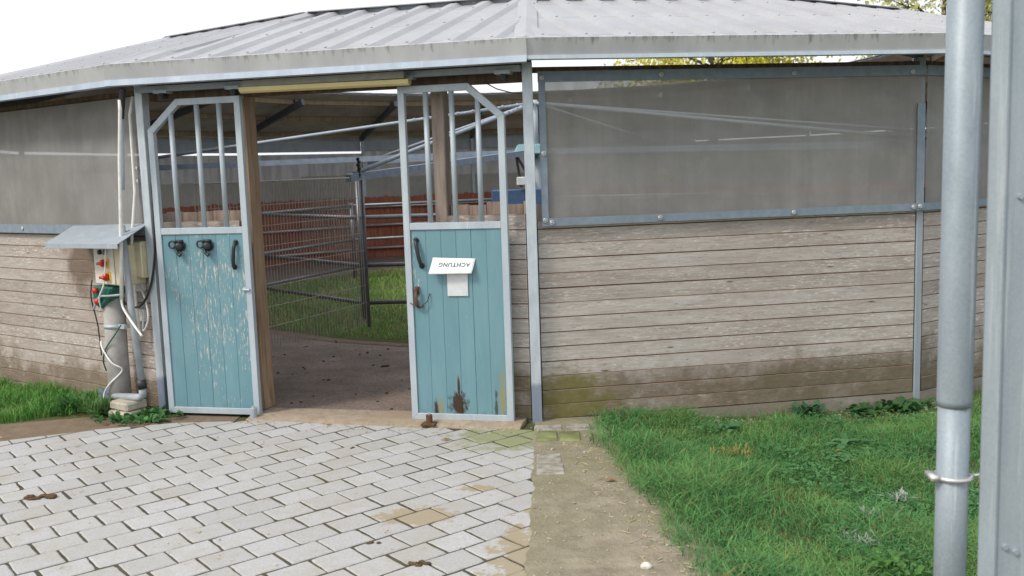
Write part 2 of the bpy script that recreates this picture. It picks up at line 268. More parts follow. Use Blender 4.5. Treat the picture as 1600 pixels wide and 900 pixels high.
# ------------------------------------------------------------------ object helpers
ORG = {}
def props(o, label=None, cat=None, group=None, kind=None):
    if label: o["label"] = label
    if cat: o["category"] = cat
    if group: o["group"] = group
    if kind: o["kind"] = kind
    return o
def thing(name, label, cat, loc=(0, 0, 0), group=None):
    o = bpy.data.objects.new(name, None); col.objects.link(o); o.location = loc; o.empty_display_size = 0.1
    ORG[o.name] = Vector(loc); return props(o, label, cat, group)
def link(name, me, parent=None, loc=(0, 0, 0), rotz=0.0):
    o = bpy.data.objects.new(name, me); col.objects.link(o)
    if parent is not None:
        o.parent = parent; base = ORG.get(parent.name, Vector((0, 0, 0))); ORG[o.name] = base
        o.location = Vector(loc) - base
    else:
        o.location = loc; ORG[o.name] = Vector(loc)
    o.rotation_euler = (0, 0, rotz)
    return o
class MB:
    def __init__(s): s.v = []; s.f = []
    def add(s, vs, fs):
        b = len(s.v); s.v += [tuple(x) for x in vs]; s.f += [tuple(i + b for i in f) for f in fs]; return s
    def hexa(s, p):      # 8 points: bottom ring 0-3, top ring 4-7
        return s.add(p, [(3, 2, 1, 0), (4, 5, 6, 7), (0, 1, 5, 4), (1, 2, 6, 5), (2, 3, 7, 6), (3, 0, 4, 7)])
    def box(s, x0, x1, y0, y1, z0, z1):
        return s.hexa([(x0, y0, z0), (x1, y0, z0), (x1, y1, z0), (x0, y1, z0), (x0, y0, z1), (x1, y0, z1), (x1, y1, z1), (x0, y1, z1)])
    def fbox(s, fr, u0, u1, o0, o1, z0, z1):
        return s.hexa([fr(u0, o1, z0), fr(u1, o1, z0), fr(u1, o0, z0), fr(u0, o0, z0), fr(u0, o1, z1), fr(u1, o1, z1), fr(u1, o0, z1), fr(u0, o0, z1)])
    def prism(s, pa, pb):
        n = len(pa); return s.add(list(pa) + list(pb), [tuple(range(n - 1, -1, -1)), tuple(range(n, 2 * n))] + [(i, (i + 1) % n, n + (i + 1) % n, n + i) for i in range(n)])
    def tube(s, pts, r, n=8, cap=True):
        pts = [Vector(p) for p in pts]; rs = r if isinstance(r, (list, tuple)) else [r] * len(pts); rings = []
        up = None
        for i, p in enumerate(pts):
            d = (pts[min(i + 1, len(pts) - 1)] - pts[max(i - 1, 0)]).normalized()
            if up is None: up = Vector((0, 0, 1)) if abs(d.z) < 0.9 else Vector((1, 0, 0))
            a = d.cross(up); 
            if a.length < 1e-4: a = d.cross(Vector((0, 1, 0.3)))
            a.normalize(); b = a.cross(d).normalized(); up = b
            rings.append([p + (a * cos(2 * pi * k / n) + b * sin(2 * pi * k / n)) * rs[i] for k in range(n)])
        base = len(s.v); 
        for rg in rings: s.v += [tuple(x) for x in rg]
        for i in range(len(rings) - 1):
            for k in range(n):
                s.f.append((base + i * n + k, base + i * n + (k + 1) % n, base + (i + 1) * n + (k + 1) % n, base + (i + 1) * n + k))
        if cap:
            s.f.append(tuple(base + k for k in range(n - 1, -1, -1))); s.f.append(tuple(base + (len(rings) - 1) * n + k for k in range(n)))
        return s
    def sqbar(s, a, b, w, h=None, upv=(0, 0, 1)):
        a, b = Vector(a), Vector(b); h = h or w; d = (b - a).normalized(); upv = Vector(upv)
        if abs(d.dot(upv)) > 0.98: upv = Vector((0, 1, 0))
        x = d.cross(upv).normalized(); y = x.cross(d).normalized(); x *= w / 2; y *= h / 2
        return s.prism([a - x - y, a + x - y, a + x + y, a - x + y], [b - x - y, b + x - y, b + x + y, b - x + y])
    def lump(s, c, r, seed=0, amp=0.3, sub=2, freq=2.2):
        bm = bmesh.new(); bmesh.ops.create_icosphere(bm, subdivisions=sub, radius=1.0)
        vs = []
        for v in bm.verts:
            k = 1 + amp * mnoise.noise(v.co * freq + Vector((seed * 3.7, seed * 1.3, seed)))
            vs.append((c[0] + v.co.x * r[0] * k, c[1] + v.co.y * r[1] * k, c[2] + v.co.z * r[2] * k))
        fs = [tuple(v.index for v in f.verts) for f in bm.faces]; bm.free(); return s.add(vs, fs)
    def build(s, name, mat, parent=None, smooth=False, org=None, bevel=0.0, merge=False):
        o3 = Vector(org) if org is not None else (ORG.get(parent.name, Vector((0, 0, 0))) if parent is not None else Vector((0, 0, 0)))
        me = bpy.data.meshes.new(name); me.from_pydata([(v[0] - o3.x, v[1] - o3.y, v[2] - o3.z) for v in s.v], [], s.f)
        bm = bmesh.new(); bm.from_mesh(me)
        if merge: bmesh.ops.remove_doubles(bm, verts=bm.verts, dist=1e-5)
        bmesh.ops.recalc_face_normals(bm, faces=bm.faces)
        if bevel > 0:
            es = [e for e in bm.edges if len(e.link_faces) == 2 and e.calc_face_angle(0) > 0.6]
            bmesh.ops.bevel(bm, geom=es, offset=bevel, segments=1, affect='EDGES', clamp_overlap=True)
        bm.to_mesh(me); bm.free()
        me.materials.append(MAT[mat] if isinstance(mat, str) else mat)
        if smooth: me.shade_smooth()
        return link(name, me, parent, o3)
    def mesh(s, name, mat, bevel=0.0, smooth=False):
        me = bpy.data.meshes.new(name); me.from_pydata(s.v, [], s.f); bm = bmesh.new(); bm.from_mesh(me); bmesh.ops.recalc_face_normals(bm, faces=bm.faces)
        if bevel > 0: bmesh.ops.bevel(bm, geom=list(bm.edges), offset=bevel, segments=1, affect='EDGES', clamp_overlap=True)
        bm.to_mesh(me); bm.free(); me.materials.append(MAT[mat]); 
        if smooth: me.shade_smooth()
        return me

# ------------------------------------------------------------------ the walker's ring
S = 0.0957126                      # board pitch
R = 6.91636
AZ = [-150.33, -129.3, -108.3, -87.3, -66.3, -45.32, -22.82, -0.319, 22.18, 44.68, 66.9, 89.2, 111.5, 133.72, 153.03, 172.27, 190.83]
NV = len(AZ); iB, iA, iC = 6, 7, 8      # posts left of the doors, nearest to us, right
def VX(i, rr=R):
    a = radians(AZ[i % NV] + (360 if i >= NV else 0)); return Vector((rr * sin(a), -rr * cos(a)))
class Fr:
    def __init__(s, k, rr=R):
        s.a = VX(k, rr); s.b = VX(k + 1, rr); d = s.b - s.a; s.L = d.length; s.t = d / s.L; s.n = Vector((s.t.y, -s.t.x))
        if s.n.dot(s.a) < 0: s.n = -s.n
        s.rot = atan2(s.t.y, s.t.x)
    def __call__(s, u, o, z):
        p = s.a + s.t * u + s.n * o; return Vector((p.x, p.y, z))
FR = [Fr(k) for k in range(NV)]
fAB, fAC, fBD, fCE = FR[iB], FR[iA], FR[iB - 1], FR[iC]
RO, RI, SLOPE, ZE = R + 0.29, 4.9, 0.28, 2.375
def roofz(rr_ap): return ZE + SLOPE * rr_ap      # rr_ap: metres in from the eave line

# ------------------------------------------------------------------ setting: ground
def gz(x, y):
    r = sqrt(x * x + y * y)
    def ss(a, b, t):
        t = max(0, min(1, (t - a) / (b - a))); return t * t * (3 - 2 * t)
    z = -0.012
    if r > R - 0.2: z -= 0.085 * ss(0.35, 1.7, x)
    if r > R - 0.1 and x < -2.9: z -= 0.03 * ss(-2.9, -4.2, x)
    return z
def make_ground():
    def axis(lo, hi, step, far):
        a = list(np.arange(lo, hi + 1e-6, step)); k = step
        b = hi; 
        while b < far: k *= 1.6; b += k; a.append(b)
        b = lo; k = step
        while b > -far: k *= 1.6; b -= k; a.insert(0, b)
        return a
    xs = axis(-6, 4, 0.125, 600); ys = axis(-12, -5, 0.125, 600)
    vs = []; fs = []
    for y in ys:
        for x in xs:
            vs.append((x, y, gz(x, y) + (0.006 * mnoise.noise(Vector((x * 3, y * 3, 0))) if x > 0.6 else 0)))
    nx = len(xs)
    for j in range(len(ys) - 1):
        for i in range(nx - 1): fs.append((j * nx + i, j * nx + i + 1, (j + 1) * nx + i + 1, (j + 1) * nx + i))
    me = bpy.data.meshes.new("ground"); me.from_pydata(vs, [], fs); me.materials.append(MAT["ground_soil"]); me.shade_smooth()
    props(link("ground", me), kind="structure")
make_ground()

def wob(x, s=0, a=0.03, f=2.0): return a * mnoise.noise(Vector((x * f, s * 7.3, 0.5))) * 2
def ring_sheet(name, r0, r1, z, mat, n=160, wb=0.0):
    m = MB(); 
    for k in range(n):
        a0, a1 = 2 * pi * k / n, 2 * pi * (k + 1) / n
        w = lambda a: r1 + wb * mnoise.noise(Vector((cos(a) * 6, sin(a) * 6, 2)))
        if r0 > 0: m.add([(r0 * cos(a0), r0 * sin(a0), z), (w(a0) * cos(a0), w(a0) * sin(a0), z), (w(a1) * cos(a1), w(a1) * sin(a1), z), (r0 * cos(a1), r0 * sin(a1), z)], [(0, 1, 2, 3)])
        else: m.add([(0, 0, z), (w(a0) * cos(a0), w(a0) * sin(a0), z), (w(a1) * cos(a1), w(a1) * sin(a1), z)], [(0, 1, 2)])
    return props(m.build(name, mat), kind="structure")
ring_sheet("track_floor", 3.6, R - 0.14, -0.002, "track_floor")
ring_sheet("island_ground", 0, 4.08, 0.004, "lawn_soil", wb=0.16)
ring_sheet("track_edge_dirt", 3.9, 4.24, 0.0015, "bare_dirt", wb=0.12)

# sandy strip between paving and grass, bare earth on the left
def strip(name, pts_l, pts_r, mat, dz):
    m = MB(); n = len(pts_l)
    for i in range(n - 1):
        K = 24
        for q in range(K):
            def P(t, s):
                a = Vector(pts_l[i]).lerp(Vector(pts_l[i + 1]), t); b = Vector(pts_r[i]).lerp(Vector(pts_r[i + 1]), t); p = a.lerp(b, s)
                wx = (wob(p.y + p.x, 1, 0.035, 3.0) if s == 1 else wob(p.y, 2, 0.008, 4.0)) + wob(p.y, 5, 0.012, 14.0) if s in (0, 1) else 0
                return (p.x + wx, p.y, gz(p.x, p.y) + dz)
            for h in range(4): m.add([P(q / K, h / 4), P(q / K, (h + 1) / 4), P((q + 1) / K, (h + 1) / 4), P((q + 1) / K, h / 4)], [(0, 1, 2, 3)])
    return props(m.build(name, mat, smooth=True, merge=True), kind="structure")
strip("sandy_path", [(-0.06, -6.9), (-0.06, -7.6), (-0.065, -8.6), (-0.085, -9.3), (-0.12, -10.5), (-0.15, -11.6)],
      [(0.40, -6.85), (0.44, -7.6), (0.62, -8.6), (0.76, -9.3), (1.1, -10.5), (1.4, -11.6)], "path_sand", 0.0135)
strip("bare_earth_verge", [(-2.1, -6.5), (-3.0, -6.45), (-4.0, -6.55), (-5.6, -7.0)], [(-2.1, -7.1), (-3.0, -7.0), (-4.0, -7.35), (-5.6, -8.4)], "bare_dirt", 0.004)

# ------------------------------------------------------------------ paving
def make_paving():
    O = Vector((-2.140628, -9.02538)); A = Vector((0.1566294, 0.1315191)); B = Vector((0.1720925, -0.0874302))
    Ln = A.length; a = A / Ln; nrm = Vector((a.y, -a.x)); pitch = B.dot(nrm); ang = atan2(a.y, a.x)
    pl = Ln - 0.0105; pw = pitch - 0.0105
    region = [(-0.045, -11.6), (-0.045, -7.16)] + [tuple(fAB(u, o, 0)[:2]) for u, o in ((2.667, 0.235), (2.2, 0.25), (1.9, 0.26), (1.38, 0.235), (0.85, 0.20), (0.3, 0.31), (-0.185, 0.54), (-0.65, 0.87))] + [(-5.6, -8.3), (-5.6, -11.6)]
    base = MB(); base.add([(x, y, -0.0045) for x, y in region], [tuple(range(len(region)))]); pav = base.build("paving", "joint_soil"); props(pav, kind="structure")
    meshes = []
    for k in range(6):
        bm = bmesh.new(); hx, hy = pl / 2, pw / 2; r = random.Random(k)
        n = 5; top = []
        loop = []
        for (x0, y0, x1, y1) in ((-hx, -hy, hx, -hy), (hx, -hy, hx, hy), (hx, hy, -hx, hy), (-hx, hy, -hx, -hy)):
            for i in range(n):
                t = i / n; j = 0.0016
                loop.append((x0 + (x1 - x0) * t + r.uniform(-j, j), y0 + (y1 - y0) * t + r.uniform(-j, j)))
        if k % 2: q_ = r.randrange(4) * n; loop[q_] = (loop[q_][0] * .955, loop[q_][1] * .95)
        m = MB(); N = len(loop)
        inner = [(x * (1 - 0.006 / hx), y * (1 - 0.006 / hy)) for x, y in loop]
        vs = [(x, y, -0.05) for x, y in loop] + [(x, y, -0.004 + r.uniform(-.0012, .0012)) for x, y in loop] + [(x, y, 0.0) for x, y in inner]
        fs = [tuple(range(2 * N, 3 * N))] + [(i, (i + 1) % N, N + (i + 1) % N, N + i) for i in range(N)] + [(N + i, N + (i + 1) % N, 2 * N + (i + 1) % N, 2 * N + i) for i in range(N)]
        m.add(vs, fs); meshes.append(m.mesh("paver", "paver_concrete"))
    def inside(p):
        c = False; n = len(region); j = n - 1
        for i in range(n):
            xi, yi = region[i]; xj, yj = region[j]
            if (yi > p[1]) != (yj > p[1]) and p[0] < (xj - xi) * (p[1] - yi) / (yj - yi) + xi: c = not c
            j = i
        return c
    cells = []
    for r_ in range(-40, 60):
        for c in range(-60, 60):
            q = O + A * (c + 0.5) + B * r_
            if not (-5.8 < q.x < 0.2 and -11.8 < q.y < -6.3): continue
            cs = [q + a * sx * pl / 2 + nrm * sy * pw / 2 for sx, sy in ((-1, -1), (1, -1), (1, 1), (-1, 1))]
            ins = [inside(p) for p in cs]
            if not any(ins) and not inside(q): continue
            v = Vector((q.x, q.y, 0)) - CAM; dz = v.dot(CF); px = 800 + 1510 * v.dot(CR) / max(dz, .1); py = 450 - 1510 * v.dot(CU) / max(dz, .1)
            vis = dz > 0.5 and -40 < px < 1640 and py < 930
            cells.append((0 if vis else 1, dz, q, cs, all(ins)))
    cells.sort(key=lambda t: (t[0], t[1]))
    def clip(poly):        # against the straight right kerb and the ragged upper edge, one half-plane per region edge near it
        out = poly
        for i in range(len(region) - 3):
            p0, p1 = Vector(region[i]), Vector(region[i + 1]); d = p1 - p0
            if i > 0:
                cen = sum((Vector(x) for x in poly), Vector((0, 0))) / len(poly); t = (cen - p0).dot(d) / d.length_squared
                if t < -0.15 or t > 1.15: continue
            res = []
            for k in range(len(out)):
                P, Q = Vector(out[k]), Vector(out[(k + 1) % len(out)])
                sp = d.x * (P.y - p0.y) - d.y * (P.x - p0.x); sq = d.x * (Q.y - p0.y) - d.y * (Q.x - p0.x)
                if sp >= 0: res.append(P)
                if sp * sq < 0: res.append(P.lerp(Q, sp / (sp - sq)))
            out = res
            if len(out) < 3: return None
        return out
    rest = MB(); cnt = 0
    for vis, dz, q, cs, full in cells:
        zz = random.uniform(-0.0025, 0.0015)
        if full:
            if cnt < 299 and vis == 0:
                o = link("paver", random.choice(meshes), pav, (q.x + random.uniform(-.002, .002), q.y + random.uniform(-.002, .002), zz), ang + random.choice((0, pi)) + random.uniform(-.011, .011)); cnt += 1
                o.rotation_euler[0] = random.uniform(-.012, .012); o.rotation_euler[1] = random.uniform(-.012, .012)
            else:
                rest.prism([(p.x, p.y, -0.05) for p in cs], [(p.x, p.y, zz) for p in cs])
        else:
            poly = clip([tuple(p) for p in cs])
            if poly is None or len(poly) < 3: continue
            ar = abs(sum(poly[i].x * poly[(i + 1) % len(poly)].y - poly[(i + 1) % len(poly)].x * poly[i].y for i in range(len(poly)))) / 2
            if ar < 0.003: continue
            if cnt < 299 and vis == 0:
                m = MB(); m.prism([(p.x, p.y, -0.05) for p in poly], [(p.x, p.y, zz) for p in poly]); m.build("paver", "paver_concrete", pav); cnt += 1
            else: rest.prism([(p.x, p.y, -0.05) for p in poly], [(p.x, p.y, zz) for p in poly])
    props(rest.build("pavers_at_the_edge", "paver_concrete", pav), kind="stuff")
make_paving()

# ------------------------------------------------------------------ the horse walker building
W = thing("horse_walker", "round roofed horse walker with grey plank walls, windbreak nets and metal roof", "building")

def board_mesh(L, h, t=0.022):
    """lapped board, local x along its length from 0, y outwards, z up; shadow gap and eased edges"""
    m = MB(); g = 0.0010; c = 0.0026
    prof = [(-t, g), (-0.004, g), (0, g + c), (0, h - g - c * 1.3), (-0.005, h - g), (-t, h - g)]
    m.prism([(0, y, z) for y, z in prof], [(L, y, z) for y, z in prof])
    me = m.mesh("board", "weathered_board"); me.materials.append(MAT["board_edge"])
    for p in me.polygons:
        if abs(p.normal.z) > 0.3: p.material_index = 1
    return me
def wall(k, u0=0.04, u1=None, boards=13, top=1.30):
    fr = FR[k]; u1 = u1 if u1 is not None else fr.L - 0.04
    m = MB(); m.fbox(fr, u0, u1, -0.062, -0.026, 0.0, top - 0.01)
    w = m.build("wall", "board_shadow", W)
    m = MB(); m.fbox(fr, u0 - 0.03, u1 + 0.03, -0.14, -0.004, -0.30, -0.004); m.build("plinth", "plinth_concrete", w)
    me = board_mesh(u1 - u0, S)
    for j in range(boards):
        # measured rows: first board above the ground is row 0; frame turned so local +y looks outwards
        p = fr(u1, -0.002 + random.uniform(-0.0015, 0.0015), j * S)
        o = link("board", me, w, p, fr.rot + pi); o.rotation_euler[1] = random.uniform(-0.0006, 0.0006)
    if top - boards * S > 0.012:
        me2 = board_mesh(u1 - u0, top - boards * S); link("board", me2, w, fr(u1, -0.002, boards * S), fr.rot + pi)
    return w
for k in (iB - 2, iB - 1, iA, iC, iC + 1): wall(k)
wl = wall(iB, 0.04, 0.655, top=1.345); wr = wall(iB, 2.135, fAB.L - 0.04, top=1.345)

# inner vertical lining, each segment of the ring
for k in range(NV):
    fr = FR[k]; near = (iB - 2 <= k <= iC + 1); ztop = 1.415 if near else 1.20
    if k == iB:
        for w_, a0, a1 in ((wl, 0.05, 0.65), (wr, 2.14, fr.L - 0.03)):
            u = a0; 
            while u < a1 - 0.03:
                wd = min(random.uniform(0.115, 0.135), a1 - u); zt = ztop + random.uniform(-0.012, 0.008)
                m = MB(); m.fbox(fr, u + 0.002, u + wd - 0.002, -0.115, -0.09, 0.0, zt); m.build("lining_plank", "pale_lining", w_); u += wd
        continue
    m = MB(); u = 0.0
    while u < fr.L:
        wd = min(0.118, fr.L - u); o = random.uniform(-0.004, 0.004); zt = ztop + random.uniform(-0.02, 0.012)
        # rounded plank heads
        ps = [(u + 0.002, 0.0), (u + wd - 0.002, 0.0), (u + wd - 0.002, zt - 0.018), (u + wd * 0.72, zt), (u + wd * 0.28, zt), (u + 0.002, zt - 0.018)]
        m.prism([fr(a, -0.145 + o, z) for a, z in ps], [fr(a, -0.118 + o, z) for a, z in ps]); u += wd
    props(m.build("lining_planks", "grey_post_wood" if near else "red_lining", W), kind="stuff")
    if not near:
        for z in (0.19, 0.64, 1.0):
            m = MB(); m.tube([fr(-0.04, -0.20, z), fr(fr.L + 0.04, -0.20, z)], 0.021, 8); m.build("wall_rail", "rail_bright", W, True)

# posts
for i in range(NV):
    a = radians(AZ[i]); near = (iB - 2 <= i <= iC + 2)
    d = Vector((sin(a), -cos(a))); t = Vector((-d.y, d.x)); hw = 0.0325 if i in (iA, iB) else 0.027; c0 = VX(i) + d * (0.022 if i in (iA, iB) else (-0.031 if near else -0.11))
    m = MB(); ps = [c0 + t * sx * hw + d * sy * hw for sx, sy in ((-1, -1), (1, -1), (1, 1), (-1, 1))]
    m.prism([(p.x, p.y, -0.06) for p in ps], [(p.x, p.y, 2.285) for p in ps])
    m.build("post", "post_steel" if i in (iA, iB) else ("galvanised_dull" if near else "galvanised"), W, bevel=0.003)

# windbreak nets
def net(k, u0, u1, z0, z1, off, mat, hems=(), eyes=(), hole=None):
    fr = FR[k]; m = MB(); nu, nz = 26, 10
    P = lambda i, j: fr(u0 + (u1 - u0) * i / nu, off + 0.007 + (0.016 if 0 < j < nz and 0 < i < nu else 0.0) * (mnoise.noise(Vector((i * .33, j * .30, k))) + 0.5 * mnoise.noise(Vector((i * 1.1, j * .35, k + 9)))), z0 + (z1 - z0) * j / nz)
    for i in range(nu):
        for j in range(nz):
            if hole and (i, j) in hole: continue
            m.add([P(i, j), P(i + 1, j), P(i + 1, j + 1), P(i, j + 1)], [(0, 1, 2, 3)])
    nt = m.build("windbreak_net", mat, W, True, merge=True)
    for (a, b, c, d) in hems:
        h = MB(); n = 12
        for i in range(n):
            ua, ub = a + (b - a) * i / n, a + (b - a) * (i + 1) / n; q = lambda u: off + 0.022 + 0.004 * mnoise.noise(Vector((u * 3, c * 5, k)))
            h.hexa([fr(ua, q(ua), c), fr(ub, q(ub), c), fr(ub, q(ub) - .004, c), fr(ua, q(ua) - .004, c), fr(ua, q(ua), d), fr(ub, q(ub), d), fr(ub, q(ub) - .004, d), fr(ua, q(ua) - .004, d)])
        h.build("hem", "net_hem", nt)
    for (u, z) in eyes:
        e = MB(); n = 12; cpt = fr(u, off + 0.027, z); tt = Vector((fr.t.x, fr.t.y, 0)); nn = Vector((fr.n.x, fr.n.y, 0))
        ring = [cpt + tt * cos(2 * pi * q / n) * 0.012 + Vector((0, 0, 1)) * sin(2 * pi * q / n) * 0.012 for q in range(n + 1)]
        e.tube(ring, 0.0045, 6); e.tube([cpt - nn * .004, cpt + nn * 0.006], 0.0065, 8); e.build("eyelet", "screw", nt, True)
    return nt
L = fAC.L
net(iA, 0.07, L - 0.01, 1.262, 2.228, 0.012, "net_near", [(0.06, L + .0, 2.162, 2.228), (0.06, L + .01, 1.262, 1.312), (0.062, 0.105, 1.312, 2.162), (L - .055, L + .0, 1.312, 1.98)],
    [(0.085, 2.19), (0.86, 2.195), (1.76, 2.19), (2.6, 2.185), (0.084, 1.72), (0.083, 1.30), (0.125, 1.285), (0.84, 1.287), (1.76, 1.285), (2.62, 1.287), (2.67, 1.29)])
net(iC, 0.02, fCE.L - .02, 1.262, 2.228, 0.012, "net_near", [(0.0, fCE.L, 1.262, 1.312), (0.0, fCE.L, 2.162, 2.228)], [(0.2, 1.29)])
net(iB - 1, 0.02, fBD.L - 0.03, 1.255, 2.215, 0.012, "net_near", [(0.0, fBD.L - .03, 1.255, 1.325)], [(2.6, 1.72), (2.6, 1.63), (1.0, 1.29)])
net(iB - 2, 0.02, FR[iB - 2].L - 0.02, 1.255, 2.215, 0.012, "net_near", [(0.0, FR[iB - 2].L, 1.255, 1.325)])
net(iC + 1, 0.02, FR[iC + 1].L - 0.02, 1.255, 2.215, 0.012, "net_near", [(0.0, FR[iC + 1].L, 1.255, 1.325)])
for k in range(NV):
    if iB - 2 <= k <= iC + 1: continue
    hole = None
    if k == 14: hole = {(3, 2), (4, 2), (5, 2), (6, 2), (7, 2), (8, 2), (4, 3), (5, 3), (6, 3), (8, 3), (6, 4)}
    net(k, 0.0, FR[k].L, 1.1, 2.10 if k >= 14 else (2.06 if k in (11, 12, 13) else 2.045), -0.06, "net_far", hole=hole)

# timber head beam above each net, steel tie behind
for k in range(NV):
    fr = FR[k]; near = iB - 2 <= k <= iC + 1
    if k == iB:
        m = MB(); m.fbox(fr, 0.03, fr.L - 0.03, -0.10, -0.02, 2.175, 2.300); m.build("door_lintel", "beam_wood", W)
        continue
    m = MB(); m.fbox(fr, 0.03, fr.L - 0.03, -0.05, 0.004, 2.225 if near else 2.085, 2.258 if near else 2.262); m.build("head_beam", "beam_wood" if near else "galvanised_dull", W)

# roof
def roof_segment(k):
    o0, o1 = VX(k, RO), VX(k + 1, RO); d = o1 - o0; Lo = d.length; t = d / Lo; n_in = Vector((-t.y, t.x))
    if n_in.dot(o0) > 0: n_in = -n_in
    half = (radians((AZ[(k + 1) % NV] + (360 if k + 1 >= NV else 0)) - AZ[k])) / 2
    ap_o = RO * cos(half); H = (RO - RI) * cos(half); tg = tan(half)
    def pt(u, v, dz=0.0):
        p = o0 + t * u + n_in * v; return Vector((p.x, p.y, ZE + SLOPE * v + dz))
    vm = lambda u: max(0.0, min(H, min(u, Lo - u) / tg))
    # trapezoid profile
    br = [(0.0, 0)]; pitch = 0.272; off = (Lo % pitch) / 2 + 0.02; u = off
    while u + 0.13 < Lo:
        br += [(u, 0), (u + 0.032, 0.027), (u + 0.092, 0.027), (u + 0.124, 0)]; u += pitch
    br.append((Lo, 0)); br = [b for b in br if 0 <= b[0] <= Lo]
    for x in (H * tg, Lo - H * tg):        # breakpoints where hips meet the upper edge
        for i in range(len(br) - 1):
            if br[i][0] < x < br[i + 1][0]:
                f = (x - br[i][0]) / (br[i + 1][0] - br[i][0]); br.insert(i + 1, (x, br[i][1] + f * (br[i + 1][1] - br[i][1]))); break
    m = MB()
    for (u0, h0), (u1, h1) in zip(br, br[1:]):
        if u1 - u0 < 1e-5: continue
        nv = 3
        for q in range(nv):
            a, b = q / nv, (q + 1) / nv
            P = [pt(u0, vm(u0) * a, h0), pt(u1, vm(u1) * a, h1), pt(u1, vm(u1) * b, h1), pt(u0, vm(u0) * b, h0)]
            m.add(P, [(0, 1, 2, 3)])
    rf = m.build("roof_panel", "roof_sheet", W, merge=True)
    sm = rf.modifiers.new("thickness", 'SOLIDIFY'); sm.thickness = 0.004; sm.offset = -1
    # screws in rows on the ribs
    if iB - 1 <= k <= iC:
        sc = MB(); u = off
        while u + 0.1 < Lo:
            for v in (0.12, 0.95, 1.75):
                if v < vm(u + 0.062) - 0.05:
                    c = pt(u + 0.062, v, 0.027); sc.tube([c, c + Vector((0, 0, 0.006))], 0.011, 6)
            u += pitch
        props(sc.build("roof_screws", "screw", rf), kind="stuff")
    # hip flashing along the first hip
    m = MB(); a0 = pt(0, 0); a1 = pt(H * tg * .99, H * .99); dd = (a1 - a0).normalized(); sd = dd.cross(Vector((0, 0, 1))).normalized(); sec = [(-.08, -.005), (-.072, .014), (0, .038), (.072, .014), (.08, -.005), (0, .0)]
    m.prism([a0 + sd * a + Vector((0, 0, b)) for a, b in sec], [a1 + sd * a + Vector((0, 0, b)) for a, b in sec]); m.build("hip_flashing", "roof_sheet", rf)
    m = MB(); f0, f1 = pt(H * tg + .02, H - .03, .010), pt(Lo - H * tg - .02, H - .03, .010); fl = MB(); fl.sqbar(f0, f1, 0.03, 0.030); fl.build('profile_filler', 'galvanised_dull', rf); c0, c1 = pt(H * tg, H - .045, .031), pt(Lo - H * tg, H - .045, .031); m.sqbar(c0, c1, 0.12, 0.007, (0, 0, 1)); m.build('ridge_cap', 'roof_sheet', rf)
    # fascia and its lower strip
    near = iB - 2 <= k <= iC + 1
    P = lambda u, v, z: (lambda p: Vector((p.x, p.y, z)))(o0 + t * u - n_in * v)
    e = 0.012; q_ = 0.012 if k == iB else 0.0
    P = lambda u, v, z: (lambda p: Vector((p.x, p.y, z)))(o0 + t * u - n_in * (v + (q_ if v > 0 else 0)))
    m = MB(); m.hexa([P(-e, 0.014, 2.296), P(Lo + e, 0.014, 2.296), P(Lo, -0.01, 2.296), P(0, -0.01, 2.296), P(-e, 0.034, 2.396), P(Lo + e, 0.034, 2.396), P(Lo, -0.02, 2.410), P(0, -0.02, 2.410)])
    fa = m.build("fascia", "fascia_metal", W)
    z0 = 2.258 if k <= iB else 2.272
    m = MB(); m.hexa([P(-e, 0.030, z0), P(Lo + e, 0.030, z0), P(Lo, -0.02, z0 - .002), P(0, -0.02, z0 - .002), P(-e, 0.024, 2.2955), P(Lo + e, 0.024, 2.2955), P(Lo, -0.02, 2.2955), P(0, -0.02, 2.2955)])
    m.build("drip_strip", "galvanised_blue" if k <= iB else "galvanised", fa)
    m = MB(); lt = [pt(0.0, 0, -.008), pt(Lo, 0, -.008), pt(Lo - H * tg, H - .02, -.008), pt(H * tg, H - .02, -.008)]
    m.prism(lt, [p + Vector((0, 0, .004)) for p in lt]); m.build("roof_liner", "liner_sheet", rf)
    # purlins under the sheet
    for v in (0.30, 1.15, 1.95):
        m = MB(); m.sqbar(pt(v * tg + 0.03, v, -0.045), pt(Lo - v * tg - 0.03, v, -0.045), 0.06, 0.075); m.build("purlin", "purlin_wood", W)
for k in range(NV): roof_segment(k)
for i in range(NV):        # rafters on the posts, following the hips
    a = radians(AZ[i]); d = Vector((sin(a), -cos(a)))
    hs = SLOPE * cos(radians(11)); q = lambda rr, dz: Vector((d.x * rr, d.y * rr, ZE + hs * (RO - rr) + dz))
    m = MB(); m.sqbar(q(R - 0.02, -0.135), q(RI + 0.05, -0.135), 0.06, 0.10); m.build("rafter", "rafter_steel", W)

# doorway: jambs, sill, door track and its brackets
m = MB(); jb = [(0.668, -0.17), (0.742, -0.17), (0.745, -0.015), (0.668, -0.015)]
for z0, z1, w0, w1 in ((0.02, 0.25, 0.012, 0.004), (0.25, 1.0, 0.004, 0.0), (1.0, 2.18, 0.0, 0.0)):
    m.prism([fAB(u + (w0 if u > .7 else 0), o, z0) for u, o in jb], [fAB(u + (w1 if u > .7 else 0), o, z1) for u, o in jb])
m.build("door_jamb", "jamb_wood", W)
m = MB(); m.fbox(fAB, 2.045, 2.13, -0.16, -0.05, 0.0, 2.18); m.build("door_jamb", "grey_post_wood", W, bevel=0.006)
m = MB(); m.fbox(fAB, 0.02, fAB.L - 0.02, 0.075, 0.125, 2.225, 2.262); m.build("door_track", "galvanised_dull", W)
for u in (0.21, 0.74, 1.94, 2.57):
    m = MB(); m.fbox(fAB, u - 0.05, u + 0.05, 0.055, 0.135, 2.213, 2.236); m.build("track_bracket", "galvanised", W)
    m = MB(); m.tube([fAB(u, 0.055, 2.196), fAB(u, 0.128, 2.196)], 0.019, 12); m.tube([fAB(u, 0.128, 2.196), fAB(u, 0.134, 2.196)], 0.007, 8); m.build("track_roller", "dark_iron", W)
